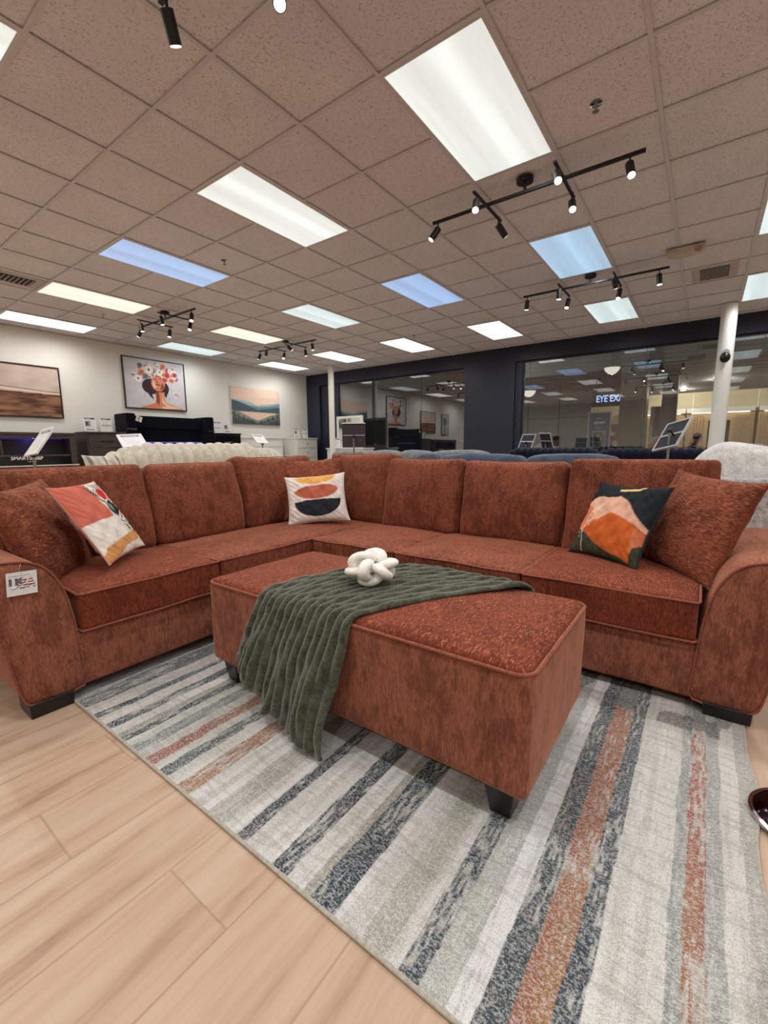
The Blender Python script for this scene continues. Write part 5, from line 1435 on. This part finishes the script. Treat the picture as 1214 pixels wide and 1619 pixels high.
mb = MB(); mb.box(-.18, .20, -.26, .26, 0, .02); mb.box(-.01, .02, -.05, .05, .02, .30); mb.build('foot', BLACK, t)
# picture in the far cream room
t = thing('framed_picture', 'dark framed picture on the cream wall seen past the pilaster', 'picture', (20.95, 3.3, 1.60))
mb = MB(); mb.box(-.01, .045, -.34, .34, -.34, .34); mb.build('frame', BLACK, t)
A = Art(30, 30, (120, 96, 78)); A.ell(.5, .5, .3, .25, (214, 196, 172)); A.ell(.3, .3, .2, .2, (60, 44, 40)); A.ell(.7, .7, .16, .2, (70, 50, 44))
art_plane('print', A, .62, .62, ARTM, t, Matrix.Translation((-.0115, 0, 0)) @ FACEX)
# optician displays
TAN = wood('tan_display_wood', (176, 142, 104), (206, 174, 132)); SLAT = wood('slat_rods', (150, 120, 90), (196, 166, 130))
def display(yc, label, mirror=True, screen=False):
    t = thing('display_unit', label, 'shop display', (20.6, yc, 0), group='eyewear displays of the optician')
    mb = MB(); mb.box(0, .3, -1.0, 1.0, 0, 2.25); mb.build('cabinet', TAN, t, bevel=.01)
    mb = MB(); mb.box(-.1, .3, -1.0, 1.0, 2.251, 2.42); mb.build('canopy', WHITEP, t)
    mb = MB(); mb.box(-.09, -.02, -.85, .85, 2.22, 2.249); mb.build('light_strip', emit('display_light', (255, 244, 220), 3.5), t)
    mb = MB()
    for k in range(22):
        y = -.95 + k * .09
        if mirror and k == 6: mb.build('rod_bank', SLAT, t); mb = MB()
        if mirror and abs(y) < .45: continue
        mb.cyl((-.02, y, .5), (-.02, y, 2.15), .018, .018, 6)
    o = mb.build('rod_bank', SLAT, t)
    if mirror:
        mb = MB(); mb.box(-.03, -.001, -.42, .42, .75, 2.05); f = mb.build('mirror_frame', TAN, t)
        mb = MB(); mb.box(-.04, -.031, -.32, .32, .85, 1.95); mb.build('mirror_glass', plain('shop_mirror', (60, 58, 56), .08, .9), f)
    if screen:
        mb = MB(); mb.box(-.14, -.10, -.35, .35, 1.75, 2.15); mb.build('screen', plain('navy_screen', (30, 36, 64), .3), t)
display(1.7, 'eyewear display with wooden rods left of the mirror display', False)
display(-.35, 'eyewear display with a framed mirror left of the right white column', True)
display(-2.45, 'eyewear display with a dark mirror right of the right white column', True)
display(-4.6, 'rightmost eyewear display with a small navy screen', False, True)
# orange and blue banner
t = thing('banner', 'narrow orange, white and blue banner beside the pilaster', 'banner', (16.2, 1.32, 0))
A = Art(12, 80, (226, 222, 214)); A.poly([(0, 0), (0, .45), (1, .55), (1, 0)], (220, 140, 70)); A.poly([(.4, 1), (.3, .55), (1, .6), (1, 1)], (60, 100, 140))
mb = MB(); mb.box(0, .02, -.14, .14, .1, 2.25); mb.build('board', WHITEP, t); art_plane('print', A, .27, 2.1, ARTM, t, Matrix.Translation((-.002, 0, 1.18)) @ FACEX)
mb = MB(); mb.box(-.12, .14, -.12, .12, 0, .099); mb.build('foot', BLACK, t)
# dark door frame rails at the far right of the glass
t = thing('door_frame', 'dark sliding door rails at the far right of the mall', 'door frame', (10.2, -.98, 0))
for k in range(3):
    mb = MB(); mb.box(-.03, .03, -.03 - k * .13, .03 - k * .13, 0, 2.05); mb.build('stile', BLACK, t)
mb = MB(); mb.box(-.03, .03, -1.4, .03, 2.051, 2.11); mb.build('head_rail', GREYMETAL, t)
# bowl pendant
for q, lab in (((12.3, 2.0, 2.95), 'white glass bowl pendant lamp hanging beside the pilaster'), ((12.3, 4.02, 2.55), 'small white glass bowl lamp at the left edge of the right window')):
    t = thing('pendant_lamp', lab, 'lamp', q, group='white bowl lamps in the mall')
    mb = MB(); mb.lathe([(.0, -.16), (.08, -.14), (.15, -.07), (.18, .0), (.17, .0), (0, .01)], (0, 0, 0), 28); mb.build('bowl', emit('milk_glass', (250, 240, 220), 1.3), t)
    mb = MB(); mb.cyl((0, 0, .01), (0, 0, 3.62 - q[2]), .008, .008, 8); mb.build('rod', BLACK, t)

# ------------------------------------------------------------------ PEOPLE, seated on a bench in the mall
SKIN = plain('skin', (150, 110, 90), .6)
def person(label, x, y, head, coat, hairc, face=-PI / 2, cap=False, lean=0.0, trouser=(40, 42, 50)):
    t = thing('person', label, 'person', (x, y, 0), face)
    # joints in local space: x forward
    V = [(0, 0, .52), (0.02 + lean * .2, 0, .72), (.02 + lean * .55, 0, .95), (.03 + lean, 0, 1.03), (.04 + lean * 1.15, 0, 1.10), (.05 + lean * 1.3, 0, 1.19), (.05 + lean * 1.4, 0, 1.27)]
    Rr = [.13, .12, .135, .07, .05, .075, .062]; E = [(0, 1), (1, 2), (2, 3), (3, 4), (4, 5), (5, 6)]
    def chain(root, pts, rs):
        p = root
        for q, r in zip(pts, rs):
            V.append(q); Rr.append(r); E.append((p, len(V) - 1)); p = len(V) - 1
        return p
    for s_ in (-1, 1):
        chain(0, [(.05, s_ * .09, .51), (.26, s_ * .10, .53), (.45, s_ * .11, .50), (.46, s_ * .11, .28), (.44, s_ * .11, .09), (.56, s_ * .12, .04)], [.09, .08, .06, .055, .04, .035])
        w_ = chain(2, [(.02 + lean * .55, s_ * .19, .96), (.06 + lean * .3, s_ * .23, .72), (.22, s_ * .18, .60), (.31, s_ * .13, .575)], [.065, .05, .038, .028])
        for k in range(4): chain(w_, [(.345, s_ * (.115 + .016 * k), .572), (.375, s_ * (.115 + .016 * k), .562), (.395 - .006 * abs(k - 1.5), s_ * (.115 + .016 * k), .548)], [.010, .009, .008])
        chain(w_, [(.325, s_ * .10, .572), (.345, s_ * .088, .562)], [.011, .009])
    me = bpy.data.meshes.new('body'); me.from_pydata(V, E, []); o = bpy.data.objects.new('body', me); C.objects.link(o); o.parent = t
    md = o.modifiers.new('skin', 'SKIN')
    for i, v in enumerate(me.skin_vertices[0].data): v.radius = (Rr[i], Rr[i]); v.use_root = (i == 0)
    o.modifiers.new('sub', 'SUBSURF').levels = 1; o.modifiers['sub'].render_levels = 2
    m = N('clothes_and_skin'); sp = m.n('ShaderNodeSeparateXYZ'); m.l(m.coords(), sp.inputs[0])
    up = m.ramp(sp.outputs[2], [(1.085, 0.0), (1.09, 1.0)]) if False else m.math('GREATER_THAN', sp.outputs[2], 1.085)
    hand = m.math('MULTIPLY', m.math('GREATER_THAN', sp.outputs[0], .30), m.math('GREATER_THAN', sp.outputs[2], .545))
    dn = m.math('LESS_THAN', sp.outputs[2], .60)
    c = m.mix(dn, lin(coat), lin(trouser)); c = m.mix(m.math('MAXIMUM', up, m.math('MULTIPLY', hand, 0.0)), c, lin((150, 108, 88))); m.color(c); m.b.inputs['Roughness'].default_value = .8
    me.materials.append(m.m)
    hx_ = .05 + lean * 1.4
    mb = MB(); mb.sphere((hx_ - .012, 0, 1.275), .098, .084, .085, 18, 12); mb.v = [(a, b, max(c, 1.245 if a > hx_ + .02 else 1.19)) for a, b, c in mb.v]
    mb.build('cap' if cap else 'hair', plain('head_cover', hairc, .9), t)
    if cap:
        mb = MB(); mb.sphere((hx_ + .11, 0, 1.275), .075, .07, .010, 16, 8); mb.build('cap_brim', plain('head_cover2', hairc, .9), t)
    mb = MB(); mb.sphere((hx_ + .085, 0, 1.20), .018, .012, .018, 10, 8); mb.build('nose', SKIN, t)
    for s_ in (-1, 1):
        mb = MB(); mb.sphere((hx_ + .072, s_ * .028, 1.225), .008, .011, .007, 8, 6); mb.build('eye', BLACK, t)
        mb = MB(); mb.sphere((hx_, s_ * .078, 1.21), .014, .008, .022, 8, 6); mb.build('ear', SKIN, t)
    mb = MB(); mb.sphere((hx_ + .074, 0, 1.165), .008, .022, .006, 8, 6); mb.build('mouth', plain('lips', (120, 60, 56), .6), t)
    return t
def bench(x, y, label, L=1.2):
    t = thing('bench', label, 'bench', (x, y, 0), group='low benches in the mall')
    mb = MB(); mb.box(-L / 2, L / 2, -L / 2, L / 2, .34, .41); mb.build('seat', BLACK, t, bevel=.02)
    for sx in (-1, 1):
        for sy in (-1, 1): mb = MB(); mb.cyl((sx * (L/2 - .08), sy * (L/2 - .08), 0), (sx * (L/2 - .08), sy * (L/2 - .08), .339), .02, .02, 10); mb.build('leg', STEEL, t)
bench(12.9, 3.42, 'low black bench under the person in a cap', .5); bench(15.6, 2.42, 'low black bench under the person in black', .5); bench(13.6, .38, 'low black bench under the leaning person', .5)
person('person in a dark cap and grey jacket, seated in profile beyond the right window', 12.9, 3.42, 0, (86, 94, 98), (20, 20, 24), -PI / 2, True)
person('person in black, seated beside the pilaster below the framed picture', 15.6, 2.42, 0, (18, 18, 22), (18, 16, 18), PI)
person('person in dark clothes leaning forward, seen left of the right white column', 13.6, .38, 0, (16, 16, 20), (18, 16, 18), -PI / 2, False, .12)
